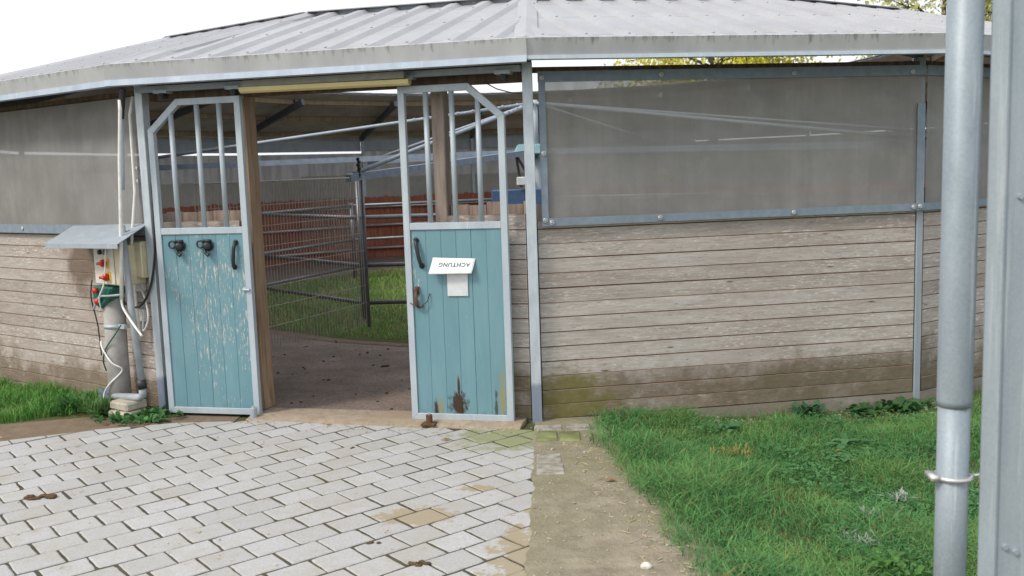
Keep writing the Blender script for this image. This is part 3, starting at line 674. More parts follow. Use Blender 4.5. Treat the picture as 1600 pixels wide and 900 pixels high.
m = MB(); pr = []
for i in range(25):
    u = 0.72 + (2.63 - 0.72) * i / 24; w = wob(u, 3, 0.018, 5); h = 0.004 * mnoise.noise(Vector((u * 6, 1, 1)))
    pr.append([fAB(u, -0.10, -0.06), fAB(u, -0.10, 0.012 + h), fAB(u, 0.12 + w, 0.018 + h), fAB(u, 0.20 + w, 0.004), fAB(u, 0.235 + w, -0.02), fAB(u, 0.235 + w, -0.06)])
for a_, b_ in zip(pr, pr[1:]): m.add(a_ + b_, [(i, i + 1, 6 + i + 1, 6 + i) for i in range(5)])
m.add(pr[0], [tuple(range(6))]); m.add(pr[-1], [tuple(range(6))]); m.build("door_sill", "threshold_concrete", W, False, merge=True)
m = MB(); pts = [fAB(2.43, 0.0, 2.175), fAB(2.50, 0.0, 2.135), fAB(2.60, 0.0, 2.105), fAB(2.67, 0.0, 2.10)]; m.tube(pts, 0.004, 6); m.build("loose_cable", "black_rubber", W)

# sliding doors
def door(name_lab, u0, u1, chamfer_left):
    fr = fAB; o0, o1 = 0.068, 0.108; tw = 0.043; z0, zt, zc, cu = 0.012, 2.172, 1.972, 0.225
    m = MB(); mid = (o0 + o1) / 2
    if chamfer_left: outline = [(u1, z0), (u1, zt), (u0 + cu, zt), (u0, zc), (u0, z0)]
    else: outline = [(u0, z0), (u0, zt), (u1 - cu, zt), (u1, zc), (u1, z0)]
    cen = Vector(((u0 + u1) / 2, 1.1)); n = len(outline); inner = []
    for i in range(n):           # inset outline
        p, a, b = Vector(outline[i]), Vector(outline[i - 1]), Vector(outline[(i + 1) % n])
        e1 = (p - a).normalized(); e2 = (b - p).normalized(); n1 = Vector((-e1.y, e1.x)); n2 = Vector((-e2.y, e2.x))
        if n1.dot(cen - p) < 0: n1 = -n1
        if n2.dot(cen - p) < 0: n2 = -n2
        k = tw / (1 + n1.dot(n2)); inner.append(p + (n1 + n2) * k)
    for i in range(n):
        j = (i + 1) % n; q = [outline[i], outline[j], inner[j], inner[i]]
        m.prism([fr(x, o0, z) for x, z in q], [fr(x, o1, z) for x, z in q])
    m.fbox(fr, u0 + tw + .0005, u1 - tw - .0005, o0 + .002, o1 - .001, 1.262, 1.306)
    d = m.build("sliding_door", "galvanised", W, bevel=0.002); d["label"] = name_lab
    npl = 6; a, b = u0 + tw, u1 - tw; w = (b - a) / npl
    for i in range(npl):
        p = MB(); g = random.choice((0.0002, 0.0005, 0.0010)); c = 0.0016; h0, h1 = z0 + tw + 0.001, 1.261; t0, t1 = a + i * w + g, a + (i + 1) * w - g; oo = 0.098 + random.uniform(-.0012, .0012)
        prof = [(t0, 0.076), (t1, 0.076), (t1, oo - c), (t1 - c, oo), (t0 + c, oo), (t0, oo - c)]
        org = fr(t0, oo, h0)
        p.prism([fr(x, y, h0) for x, y in prof], [fr(x, y, h1) for x, y in prof]); p.build("plank", "teal_paint", d, org=org)
    for ub in ((0.25, 0.447, 0.612) if chamfer_left else (2.056, 2.226, 2.395)):
        top = zt - tw
        if chamfer_left and ub < u0 + cu: top = zc + (ub - u0) / cu * (zt - zc) - tw * 1.3
        if not chamfer_left and ub > u1 - cu: top = zc + (u1 - ub) / cu * (zt - zc) - tw * 1.3
        p = MB(); p.tube([fr(ub, mid, 1.305), fr(ub, mid, top + 0.01)], 0.0175, 14); p.build("bar", "galvanised", d, True)
    return d
dl = door("left sliding door with two black halter hooks and badly flaking paint", 0.078, 0.776, True)
dr = door("right sliding door with the notice and a rotten patch at its foot", 1.876, 2.566, False)
def handle(d, u, z, tilt, lab=None):
    m = MB(); pts = [fAB(u - tilt, 0.100, z + 0.085), fAB(u - tilt, 0.118, z + 0.080), fAB(u - tilt * .4, 0.128, z + 0.04), fAB(u + tilt * .4, 0.128, z - 0.035), fAB(u + tilt, 0.118, z - 0.078), fAB(u + tilt, 0.100, z - 0.085)]
    m.tube(pts, [0.011, 0.012, 0.0125, 0.0125, 0.012, 0.011], 10); m.tube([fAB(u - tilt, .098, z + .083), fAB(u - tilt, .104, z + .083)], 0.019, 10); m.tube([fAB(u + tilt, .098, z - .083), fAB(u + tilt, .104, z - .083)], 0.019, 10)
    m.build("handle", "dark_iron", d, True)
handle(dl, 0.668, 1.118, -0.010); handle(dr, 1.972, 1.112, 0.016)
for u in (0.262, 0.475):         # round black halter hooks with a side loop
    m = MB(); z = 1.182
    m.tube([fAB(u, .098, z), fAB(u, .112, z)], 0.036, 16); m.tube([fAB(u, .112, z), fAB(u, .135, z), fAB(u + .004, .142, z)], [0.03, 0.026, 0.012], 14)
    m.tube([fAB(u - .052 + .024 * cos(q), .122, z + .012 + .024 * sin(q)) for q in np.linspace(0.3, 2 * pi - .3, 14)], 0.0065, 8)
    m.tube([fAB(u - .02, .12, z - .02), fAB(u - .012, .13, z - .05), fAB(u + .005, .13, z - .066), fAB(u + .012, .125, z - .05)], 0.010, 8)
    m.tube([fAB(u - .028, .118, z + .034), fAB(u + .028, .118, z + .034)], 0.010, 8)
    m.build("halter_hook", "dark_iron", dl, True)
m = MB(); m.fbox(fAB, 0.715, 0.735, 0.098, 0.112, 0.868, 0.898); m.tube([fAB(0.715, .118, .882), fAB(0.765, .118, .880)], 0.008, 8); m.build("bolt_latch", "galvanised", dl)
m = MB(); m.fbox(fAB, 1.935, 1.962, 0.100, 0.112, 0.845, 0.895); m.tube([fAB(1.948, .105, .875), fAB(1.948, .135, .875)], 0.015, 10); m.tube([fAB(1.948, .13, .87), fAB(1.952, .133, .81), fAB(1.955, .130, .765)], 0.009, 8)
m.tube([fAB(1.935, .12, .83), fAB(1.938, .122, .775), fAB(1.96, .122, .758), fAB(1.995, .122, .768)], 0.006, 8); m.build("latch_hook", "rust", dr, True)
m = MB(); m.tube([fAB(1.90, .112, .79), fAB(1.93, .125, .772), fAB(1.98, .125, .768), fAB(2.02, .12, .80), fAB(2.035, .104, .85)], 0.003, 6); m.build("latch_wire", "dark_iron", dr)

# ------------------------------------------------------------------ things at the doors
lp = thing("strip_lamp", "long yellowed strip lamp under the eave above the doorway", "lamp", fAB(1.41, 0.2, 2.16))
m = MB(); m.fbox(fAB, 0.86, 1.96, 0.16, 0.21, 2.213, 2.255); m.build("lamp_body", "lamp_body", lp)
m = MB(); pr = [(0.150, 2.212), (0.158, 2.186), (0.175, 2.176), (0.195, 2.176), (0.212, 2.186), (0.220, 2.212)]; 
m.prism([fAB(0.835, o, z) for o, z in pr], [fAB(1.99, o, z - 0.006) for o, z in pr]); m.build("lamp_diffuser", "lamp_diffuser", lp)
for u in (0.95, 1.87):
    m = MB(); m.fbox(fAB, u - 0.012, u + 0.012, 0.17, 0.20, 2.255, 2.35); m.build("lamp_bracket", "galvanised_dull", lp)

nb = thing("notice_plate", "blank pale plastic plate screwed to the right teal door", "plate", fAB(2.22, 0.1, 0.83))
m = MB(); m.fbox(fAB, 2.155, 2.293, 0.1000, 0.108, 0.832, 1.03); m.build("plate", "white_plate", nb, bevel=0.002)
for u in (2.17, 2.277):
    m = MB(); m.tube([fAB(u, 0.107, 0.968), fAB(u, 0.111, 0.968)], 0.005, 8); m.build("screw", "screw", nb)
ns = thing("notice_sheet", "white notice reading ACHTUNG upside down, drooping on the right teal door", "notice", fAB(2.2, 0.12, 0.98))
def SH(s, t):       # drooping sheet: s 0..1 across, t 0..1 down
    u = (2.066 * (1 - t) + 2.046 * t) * (1 - s) + (2.348 * (1 - t) + 2.330 * t) * s; z = (1.083 - 0.102 * t) * (1 - s) + (1.072 - 0.090 * t) * s
    return u, 0.106 + 0.045 * max(t, 0.0) ** 1.4 + 0.006 * sin(s * 5), z
m = MB(); 
for q in range(12):
    for w_ in range(6):
        f_ = lambda s, t, e: fAB(SH(s, t)[0], SH(s, t)[1] + e, SH(s, t)[2])
        s0, s1, t0, t1 = q / 12, (q + 1) / 12, w_ / 6, (w_ + 1) / 6
        m.add([f_(s0, t0, 0), f_(s1, t0, 0), f_(s1, t1, 0), f_(s0, t1, 0)], [(0, 1, 2, 3)])
sh = m.build("sheet", "paper", ns, True, merge=True); md = sh.modifiers.new("thickness", 'SOLIDIFY'); md.thickness = 0.002; md.offset = 0
def lettering(text, size, s_c, t_c, flip, hs=1.0):
    cu = bpy.data.curves.new("txt", 'FONT'); cu.body = text; cu.size = 1.0; cu.align_x = 'CENTER'; cu.align_y = 'CENTER'; cu.space_character = 1.15; cu.extrude = 0.0; cu.offset = 0.028
    to = bpy.data.objects.new("txt", cu); col.objects.link(to); dg = bpy.context.evaluated_depsgraph_get(); dg.update()
    me = bpy.data.meshes.new_from_object(to.evaluated_get(dg)); bpy.data.objects.remove(to); bpy.data.curves.remove(cu)
    me.name = "lettering"; base = ORG[ns.name]
    for v in me.vertices:
        x, y = v.co.x * size / 0.28 * hs, v.co.y * size / 0.10
        if flip: x, y = -x, -y
        u, o, z = SH(s_c + x, t_c - y); p = fAB(u, o + 0.0025, z) - base; v.co = p
    me.materials.append(MAT["ink"]); o = link("lettering", me, ns, base); return o
lettering("ACHTUNG", 0.036, 0.545, 0.42, True, 1.05)

def stub(name, lab, u, o, mat, h, r):
    t = thing(name, lab, "door stop", fAB(u, o, 0)); m = MB(); m.tube([fAB(u, o, -0.01), fAB(u, o, h)], r, 14); m.build("stub", mat, t, bevel=0.003)
    m = MB(); m.tube([fAB(u, o, h), fAB(u, o, h + 0.012)], r * 0.45, 10); m.build("stub_cap", "screw", t)
    if mat == "rust":
        m = MB(); m.fbox(fAB, u - 0.045, u + 0.045, o - 0.03, o + 0.045, 0.0, 0.014); m.build("base_plate", "rust", t)
stub("door_stop", "small galvanised floor stub at the right foot of the left door", 0.755, 0.155, "galvanised_dull", 0.075, 0.024)
stub("door_stop", "rusty floor stub in front of the right door's lower left corner", 2.02, 0.185, "rust", 0.068, 0.021)

# ------------------------------------------------------------------ electrics on the left wall
G = fBD
rs = thing("rain_shield", "small grey sheet metal rain shield above the switch boxes", "canopy", G(2.2, 0.03, 1.3))
m = MB(); A0, A1, B0, B1 = G(1.72, 0.02, 1.318), G(2.66, 0.02, 1.338), G(2.872, 0.40, 1.226), G(1.98, 0.40, 1.215); dn = Vector((0, 0, -0.006))
m.hexa([B1 + dn, B0 + dn, A1 + dn, A0 + dn, B1, B0, A1, A0]); m.build("sheet", "galvanised_dull", rs)
m = MB(); m.hexa([B1 + Vector((0, 0, -0.030)), B0 + Vector((0, 0, -0.030)), B0 + dn - Vector((G.n.x, G.n.y, 0)) * .004 + Vector((0, 0, -.024)), B1 + dn - Vector((G.n.x, G.n.y, 0)) * .004 + Vector((0, 0, -.024)), B1 + dn, B0 + dn, B0 + dn - Vector((G.n.x, G.n.y, 0)) * .004, B1 + dn - Vector((G.n.x, G.n.y, 0)) * .004]); m.build("front_lip", "galvanised_dull", rs)
sb = thing("switch_box", "cream switch box with red knobs beneath the rain shield", "switch box", G(2.4, 0.15, 0.92))
m = MB(); m.fbox(G, 2.285, 2.60, 0.02, 0.215, 0.915, 1.198); m.build("case", "cream_plastic", sb, bevel=0.008)
m = MB(); m.fbox(G, 2.292, 2.53, 0.2155, 0.226, 0.922, 1.190); m.build("front_panel", "panel_grey", sb, bevel=0.004)
m = MB(); m.fbox(G, 2.40, 2.475, 0.2265, 0.231, 1.035, 1.105); m.build("switch_plate", "yellow_plastic", sb); m = MB(); m.fbox(G, 2.415, 2.49, 0.2265, 0.231, 0.945, 1.010); m.build("switch_plate", "yellow_plastic", sb)
for u, z in ((2.432, 1.072), (2.450, 0.975)):
    m = MB(); m.tube([G(u, .231, z), G(u, .252, z), G(u, .262, z)], [0.026, 0.026, 0.018], 14); m.fbox(G, u - .028, u + .028, .255, .278, z - .009, z + .009); m.build("knob", "red_plastic", sb, True)
for u, z in ((2.385, 1.148), (2.445, 1.150)):
    m = MB(); m.tube([G(u, .226, z), G(u, .242, z)], 0.017, 12); m.build("button", "black_rubber" if u < 2.40 else "rail_dark", sb, True)
gs = thing("socket_box", "green socket box with two red sockets on the concrete pole", "socket box", G(2.33, 0.2, 0.74))
m = MB(); ol = [(2.255, 0.905), (2.25, 0.82), (2.275, 0.765), (2.33, 0.738), (2.42, 0.80), (2.50, 0.905)]; m.prism([G(u, .10, z) for u, z in ol], [G(u, .235, z) for u, z in ol]); m.build("case", "green_plastic", gs, bevel=0.012)
for u, z in ((2.315, 0.875), (2.33, 0.80)):
    m = MB(); m.tube([G(u, .235, z), G(u, .262, z)], 0.020, 12); m.build("socket", "red_plastic", gs, True)
jb2 = thing("meter_box", "cream box on the plank wall between the conduits", "cabinet", G(2.6, 0.05, 0.96))
m = MB(); m.fbox(G, 2.49, 2.66, 0.0, 0.085, 0.958, 1.215); m.build("case", "cream_plastic", jb2, bevel=0.006); m = MB(); m.fbox(G, 2.565, 2.672, 0.0855, 0.10, 0.965, 1.208); m.build("lid", "cream_plastic", jb2, bevel=0.004)
for nm, u0, u1, z0, z1 in (("upper white junction box on the plank wall beside the door post", 2.478, 2.555, 0.852, 0.93), ("lower white junction box on the plank wall beside the door post", 2.465, 2.55, 0.635, 0.722)):
    j = thing("junction_box", nm, "junction box", G(u0, 0, z0), "white junction boxes beside the door"); m = MB(); m.fbox(G, u0, u1, 0.0, 0.038, z0, z1); m.build("case", "white_pvc", j, bevel=0.006)
    m = MB(); m.fbox(G, u0 + .008, u1 - .008, 0.0385, 0.044, z0 + .008, z1 - .008); m.build("lid", "white_pvc", j)
cp = thing("concrete_pole", "round grey fibre cement pole carrying the socket box", "pole", G(2.355, 0.14, 0))
m = MB(); m.tube([G(2.345, .14, -.03), G(2.345, .14, .4), G(2.36, .14, .815)], [0.078, 0.076, 0.075], 24); m.build("shaft", "fibre_cement", cp, True)
m = MB(); m.tube([G(2.355, .14, .60), G(2.355, .14, .625)], 0.080, 24); m.build("clamp_band", "galvanised", cp, True); m = MB(); m.fbox(G, 2.425, 2.50, .14, .165, .598, .628); m.build("clamp_lug", "galvanised", cp)
def cable(name, lab, pts, r, mat, cat="cable", sm=True, group=None):
    P = [Vector(p) for p in pts]; out = []
    if sm and len(P) > 2:
        for i in range(len(P) - 1):
            p0, p1, p2, p3 = P[max(i - 1, 0)], P[i], P[i + 1], P[min(i + 2, len(P) - 1)]
            for q in range(7):
                t = q / 7; out.append(0.5 * ((2 * p1) + (p2 - p0) * t + (2 * p0 - 5 * p1 + 4 * p2 - p3) * t * t + (3 * p1 - p0 - 3 * p2 + p3) * t ** 3))
        out.append(P[-1])
    else: out = P
    m = MB(); m.tube(out, r, 8); o = m.build(name, mat, None, True, org=tuple(P[-1])); return props(o, lab, cat, group)
cable("conduit", "tall white conduit in front of the switch box, left of the two", [G(2.80, .25, 2.17), G(2.795, .25, 2.10), G(2.744, .25, 1.777), G(2.692, .25, 1.305), G(2.633, .25, .833)], 0.0135, "white_pvc", "conduit", False, group="white conduits from eave to wall")
cable("conduit", "tall white conduit passing the junction boxes, right of the two", [G(2.66, .06, 2.21), G(2.596, .05, 2.087), G(2.585, .05, 1.558), G(2.585, .125, 1.109), G(2.53, .065, .508)], 0.0115, "white_pvc", "conduit", False, group="white conduits from eave to wall")
cable("trunking", "flat grey cable trunking beside the left white conduit below the eave", [G(2.775, .235, 2.06), G(2.735, .235, 1.70), G(2.72, .235, 1.58)], 0.019, "galvanised", "trunking", False)
cable("black_hose", "black corrugated hose end coming out from the eave", [G(2.83, .24, 2.24), G(2.80, .235, 2.16), G(2.775, .235, 2.05)], 0.021, "black_rubber", "hose")
dp = thing("slanting_pipe", "slanting grey plastic pipe with black elbow joint leaning by the pole", "pipe", G(2.716, 0.2, 0.15))
m = MB(); m.tube([G(2.624, .2, 1.335), G(2.66, .2, .769), G(2.716, .2, .225)], 0.024, 14); m.build("pipe", "grey_pvc", dp, True)
m = MB(); m.tube([G(2.71, .2, .262), G(2.716, .2, .20)], 0.032, 14); m.build("coupling", "black_rubber", dp, True)
m = MB(); m.tube([G(2.716, .2, .205), G(2.714, .2, .15), G(2.68, .2, .135), G(2.36, .2, .105)], 0.026, 12); m.build("lower_pipe", "grey_pvc", dp, True)
cable("black_cable", "black cable looping down the door post beside the cream box", [G(2.79, .05, 1.62), G(2.785, .05, 1.424), G(2.775, .06, 1.136), G(2.70, .07, .886), G(2.58, .09, .753), G(2.45, .13, .785)], 0.0085, "black_rubber")
cable("white_cable", "white cable from the left conduit down to the slanting pipe", [G(2.633, .25, .84), G(2.64, .25, .775), G(2.73, .25, .68), G(2.838, .25, .588)], 0.0085, "white_pvc")
cable("white_cable", "white cable looping out of the two junction boxes", [G(2.545, .04, .88), G(2.62, .06, .80), G(2.64, .06, .68), G(2.59, .06, .59), G(2.545, .05, .585), G(2.555, .045, .66)], 0.0075, "white_pvc")
cable("white_cable", "white cable over the front of the switch box down into the pole", [G(2.47, .235, 1.19), G(2.475, .25, 1.10), G(2.44, .255, .93), G(2.37, .255, .83), G(2.33, .225, .74)], 0.006, "white_pvc")
cable("white_cable", "white cable spiralling down round the concrete pole", [G(2.26, .2, .52), G(2.30, .225, .46), G(2.40, .222, .36), G(2.44, .17, .30), G(2.36, .228, .20), G(2.30, .24, .12), G(2.33, .26, .03), G(2.48, .25, .04), G(2.60, .25, .10)], 0.0065, "white_pvc")
cable("green_cable", "dark green cable crossing the pole below its clamp band", [G(2.50, .19, .63), G(2.44, .205, .56), G(2.35, .225, .46), G(2.27, .205, .36), G(2.255, .18, .28)], 0.0055, "green_plastic")
cable("black_cable", "thin black cable hanging from the socket box along the pole", [G(2.27, .24, .95), G(2.25, .245, .82), G(2.262, .22, .62), G(2.268, .215, .40)], 0.005, "black_rubber")
cable("grey_cable", "grey cable bundle between socket box and left conduit", [G(2.27, .245, .74), G(2.36, .25, .83), G(2.48, .25, .845), G(2.62, .25, .86)], 0.008, "grey_pvc")
for lab, z0, z1, du, q in (("upper worn stone block at the foot of the pole", 0.045, 0.105, 0, 0), ("lower worn stone block at the foot of the pole", -0.03, 0.044, 0.012, 1)):
    bk = MB(); bk.fbox(G, 2.45 + du, 2.66 + du, .13 + du, .30 + du * 2, z0, z1); props(bk.build("stone_block", "block_stone", None, bevel=0.012, org=tuple(G(2.55, .2, z0))), lab, "block", "stone blocks at the pole foot")
rg = MB()
for q in range(5): rg.lump(G(2.10 + .035 * q, .10 + .02 * (q % 2), .055 + .015 * (q % 3)), (0.05, 0.04, 0.05), q, 0.7, 3)
props(rg.build("crumpled_tarp", "blue_rag", None, True, org=tuple(G(2.15, .1, 0.0))), "crumpled blue grey tarp scrap behind the pole foot", "tarp")

# ------------------------------------------------------------------ inside: machine, gates, inner fence
mc = thing("walker_machine", "rotating horse walker drive with blue arms and rope stays in the centre", "machine", (0, 0, 0))
m = MB(); m.tube([(0, 0, 0), (0, 0, 1.78)], 0.09, 16); m.build("column", "galvanised_dull", mc, True)
m = MB(); m.tube([(0, 0, 1.78), (0, 0, 2.54)], 0.045, 12); m.build("mast", "galvanised", mc, True)
m = MB(); m.hexa([(-.30, -.2, 1.82), (.1, -.2, 1.82), (.1, .2, 1.82), (-.30, .2, 1.82), (-.24, -.12, 1.96), (.1, -.12, 1.96), (.1, .12, 1.96), (-.24, .12, 1.96)]); m.build("motor_housing", "machine_green", mc, bevel=0.02)
m = MB(); m.box(-.60, .25, -.22, .12, 1.145, 1.365); m.build("control_box", "machine_blue", mc, bevel=0.012)
m = MB(); m.box(-.26, -.14, -.3, -.1, 1.42, 1.53); m.build("gear_unit", "white_plate", mc, bevel=.01)
for a, b in (((-.26, -.15, 1.82), (-.05, -.15, 1.45)), ((-.26, -.15, 1.82), (-.2, -.15, 1.40))):
    m = MB(); m.sqbar(a, b, .035); m.build("strut", "dark_iron", mc)
ARMS = [(-22.6, 4.5, 1.60), (-91, 6.3, 1.80), (90, 6.3, 1.80), (44, 5.4, 1.74), (150, 5.4, 1.84), (214, 5.4, 1.84)]
for az, ln, ze in ARMS:
    a = radians(az); d = Vector((sin(a), -cos(a), 0)); e = d * ln + Vector((0, 0, ze))
    m = MB(); m.sqbar((0, 0, 1.86), e, 0.055, 0.07); m.build("arm", "arm_steel", mc)
    pts = []; top = Vector((0, 0, 2.50)); tgt = d * (ln - 0.1) + Vector((0, 0, ze + 0.04))
    m = MB(); m.tube([top, top.lerp(tgt, .35), tgt], 0.022, 8); m.build("stay_rope", "rope", mc, True)
    if az in (-22.6, -91):      # twisted tightening end near the mast
        m = MB()
        for q in range(16):
            c = top.lerp(tgt, 0.02 + q * 0.016); m.lump(c + Vector((0, 0, .01 * (q % 2))), (.03, .03, .024), q, 0.4, 1)
        m.build("rope_twist", "rope", mc, True)
def gate(lab, az, r0, r1, ztop, n):
    a = radians(az); d = Vector((sin(a), -cos(a), 0)); g = thing("pusher_gate", lab, "gate", d * r0 + Vector((0, 0, 0.2)), "wire mesh pusher gates")
    zb = lambda s: 0.20 + 0.16 * s - 0.05 * sin(s * pi)
    m = MB(); 
    for i in range(n + 1):
        s = i / n; b = d * (r0 + (r1 - r0) * s); q = Vector((-d.y, d.x, 0)) * 0.02 * sin(s * 9)
        m.tube([b + Vector((0, 0, ztop)), b + q * .5 + Vector((0, 0, .9)), b + q + Vector((0, 0, zb(s)))], 0.0036, 4, False)
    for z in np.arange(.42, ztop - .05, .165):
        m.tube([d * r0 + Vector((0, 0, z)), d * r1 + Vector((0, 0, z))], 0.0028, 4, False)
    props(m.build("wire_mesh", "wire_steel", g), kind="stuff")
    m = MB(); m.tube([d * r0 + Vector((0, 0, ztop)), d * r1 + Vector((0, 0, ztop))], 0.008, 6); m.build("top_wire", "wire_steel", g)
    m = MB(); m.tube([d * r0 + Vector((0, 0, ztop + .02)), d * r0 + Vector((0, 0, .18))], 0.017, 8); m.build("end_tube", "rail_dark", g, True)
    m = MB(); p = d * (r0 + 0.05)
    for q in range(7): m.lump(p + Vector((0.008 * (q % 2), 0, ztop + .005 + .028 * q)), (.02, .02, .022), q, .3, 1)
    m.build("hanging_chain", "dark_iron", g, True)
gate("near wire mesh pusher gate hanging just inside the doorway", -22.4, 4.3, 6.55, 1.60, 54)
gate("farther wire mesh pusher gate behind the near one on the far track", 222, 4.4, 6.5, 1.62, 34)
fn = thing("inner_fence", "low steel tube fence round the grass island inside the walker", "fence", (-1.99, -2.33, 0))
FV = [(-1.99, -2.33), (-3.75, -0.42), (-2.9, 2.0), (0, 3.2), (2.9, 2.0), (3.75, -.42), (1.99, -2.38)]
for i, (x, y) in enumerate(FV):
    m = MB(); m.tube([(x, y, -.02), (x, y, 1.58 if i == 0 else 1.2)], 0.026, 10); m.build("fence_post", "rail_dark", fn, True)
    nx_, ny_ = FV[(i + 1) % len(FV)]
    for z in (0.195, 0.62, 1.155):
        m = MB(); m.tube([(x, y, z), (nx_, ny_, z)], 0.0235, 8); m.build("fence_rail", "rail_dark", fn, True)

# ------------------------------------------------------------------ foreground downpipe and column
pd = thing("downpipe", "galvanised rainwater downpipe in the right foreground", "downpipe", (1.248, -10.17, 0))
PX = Vector((1.248, -10.17, 0)); ln_ = Vector((0.006, 0, 0))
m = MB(); m.tube([PX + Vector((0, 0, -.1)) - ln_ * 1, PX + Vector((0, 0, 0.94))], 0.0465, 28); m.build("lower_pipe", "pipe_zinc", pd, True)
m = MB(); m.tube([PX + Vector((0, 0, 0.872)), PX + Vector((0, 0, 0.89)), PX + Vector((0, 0, 3.4)) + ln_ * 2], [0.0505, 0.0505, 0.0505], 28); m.build("upper_pipe", "pipe_zinc", pd, True)
m = MB(); n_ = 28
m.tube([PX + Vector((cos(2 * pi * q / n_) * .0515, sin(2 * pi * q / n_) * .0515, 0.650)) for q in range(n_ + 1)], 0.0075, 8); m.fbox(lambda u, o, z: PX + Vector((u, o, z)), -0.075, -0.05, -.03, .03, 0.643, 0.660); m.tube([PX + Vector((.05, 0, .650)), PX + Vector((.16, .01, .650))], 0.006, 8); m.build("pipe_bracket", "screw", pd, True)
sc = thing("steel_column", "broad galvanised steel column at the right edge of the picture", "column", (1.45, -10.2, 0))
cx0 = 1.314; m = MB()
pr = [(cx0, -10.20), (cx0 + 0.045, -10.225), (cx0 + 0.052, -10.215), (cx0 + 0.075, -10.215), (cx0 + 0.30, -10.24), (cx0 + 0.32, -10.22), (cx0 + 0.32, -10.02), (cx0 + 0.12, -10.03), (cx0 + 0.012, -10.188)]
m.prism([(x, y, -.1) for x, y in pr], [(x, y, 3.5) for x, y in pr]); m.build("shaft", "column_zinc", sc, bevel=0.004)
for x, z in ((cx0 + .088, 1.50), (cx0 + .075, .44), (cx0 + .105, .425)):
    m = MB(); y = -10.217 - (x - cx0 - .075) * .11; m.tube([(x, y + .003, z), (x, y - .008, z)], 0.008, 8); m.build("bolt", "galvanised_dull", sc)

# ------------------------------------------------------------------ vegetation
def tinted(name, V_, F_, C_, parent=None, org=(0, 0, 0), smooth=False):
    me = bpy.data.meshes.new(name); me.from_pydata([tuple(v) for v in V_] if not isinstance(V_, np.ndarray) else V_.tolist(), [], F_ if not isinstance(F_, np.ndarray) else F_.tolist())
    ca = me.color_attributes.new("tint", 'FLOAT_COLOR', 'POINT'); arr = np.ones((len(me.vertices), 4), np.float32); arr[:, :3] = np.asarray(C_, np.float32); ca.data.foreach_set("color", arr.ravel())
    me.materials.append(MAT["foliage"])
    if parent is None:
        o = link(name, me, None, (0, 0, 0)); return o
    return link(name, me, parent, org)
def blades(name, pts, hgt, wid, tint, lean=0.5, label=None, cat="grass"):
    n = len(pts); az = rng.uniform(0, 2 * pi, n); ln = rng.uniform(0.1, 1.0, n) * lean * hgt; fx, fy = np.cos(az), np.sin(az)
    sa = az + rng.uniform(0.9, 2.2, n); sx, sy = np.cos(sa) * wid / 2, np.sin(sa) * wid / 2
    V_ = np.zeros((n, 7, 3))
    for k, (t, wf) in enumerate(((0, 1), (0.45, 0.85), (0.8, 0.55))):
        cx = pts[:, 0] + fx * ln * t ** 1.8; cy = pts[:, 1] + fy * ln * t ** 1.8; cz = pts[:, 2] + hgt * (t - 0.25 * lean * t * t)
        V_[:, 2 * k] = np.stack([cx - sx * wf, cy - sy * wf, cz], 1); V_[:, 2 * k + 1] = np.stack([cx + sx * wf, cy + sy * wf, cz], 1)
    V_[:, 6] = np.stack([pts[:, 0] + fx * ln, pts[:, 1] + fy * ln, pts[:, 2] + hgt * (1 - 0.3 * lean)], 1)
    b = (np.arange(n) * 7)[:, None]; F_ = []
    q = np.concatenate([b + np.array([[0, 1, 3, 2]]), b + np.array([[2, 3, 5, 4]])]).tolist(); tr = (b + np.array([[4, 5, 6]])).tolist()
    o = tinted(name, V_.reshape(-1, 3), q + tr, np.repeat(tint, 7, 0)); props(o, label, cat, kind="stuff"); return o
def gtint(pts, lo, hi, dry=0.06, patch=(0.16, 0.19, 0.05)):
    n = len(pts); k = rng.uniform(0, 1, (n, 1)); c = np.array(lo) * (1 - k) + np.array(hi) * k
    f = np.array([mnoise.noise(Vector((x * 1.9, y * 1.9, 4))) for x, y, z in pts])[:, None]
    w = np.clip((f - 0.02) * 1.8, 0, 0.6); c = c * (1 - w) + np.array(patch) * w
    dm = rng.uniform(0, 1, (n, 1)) < dry; return np.where(dm, np.array((0.30, 0.25, 0.10)) * rng.uniform(.6, 1.2, (n, 1)), c)
def lawn_edge(y):
    ys_, xs_ = [-11.6, -10.5, -9.3, -8.6, -7.6, -6.85], [1.30, 0.98, 0.66, 0.53, 0.37, 0.33]
    return np.interp(y, ys_, xs_)
def scatter(n, x0, x1, y0, y1, keep):
    out = []; 
    while len(out) < n:
        X = rng.uniform(x0, x1, n); Y = rng.uniform(y0, y1, n)
        for x, y in zip(X, Y):
            if keep(x, y): out.append((x, y, gz(x, y)))
            if len(out) >= n: break
    return np.array(out)
def wall_y(x):    # outer line of the building at x
    for k in range(iB - 2, iC + 2):
        a, b = VX(k), VX(k + 1)
        if a.x <= x <= b.x: return a.y + (b.y - a.y) * (x - a.x) / (b.x - a.x)
    return -4.0
def keep_r(x, y):
    e = lawn_edge(y) - 0.05 + 0.14 * mnoise.noise(Vector((x * 2.5, y * 2.5, 9)))
    if x < e or y > wall_y(x) - 0.03: return False
    if x < e + 0.25 and random.random() > 0.25 + 3.0 * (x - e): return False
    dw = wall_y(x) - y
    if x > 1.0 and dw < 0.28 + 0.1 * mnoise.noise(Vector((x * 3, 0, 0))): return random.random() < 0.10    # bare gravel along the wall
    k = mnoise.noise(Vector((x * 2.1, y * 2.1, 31))) + 0.6 * mnoise.noise(Vector((x * 6, y * 6, 3)))
    if k > 0.25 and random.random() > 0.42: return False
    return onscreen(x, y)
def onscreen(x, y, m=60):
    v = Vector((x, y, 0.0)) - CAM; d = v.dot(CF); px = 800 + 1510 * v.dot(CR) / d; py = 450 - 1510 * v.dot(CU) / d
    return -m * 3 < px < 1600 + m and py < 900 + m * 2
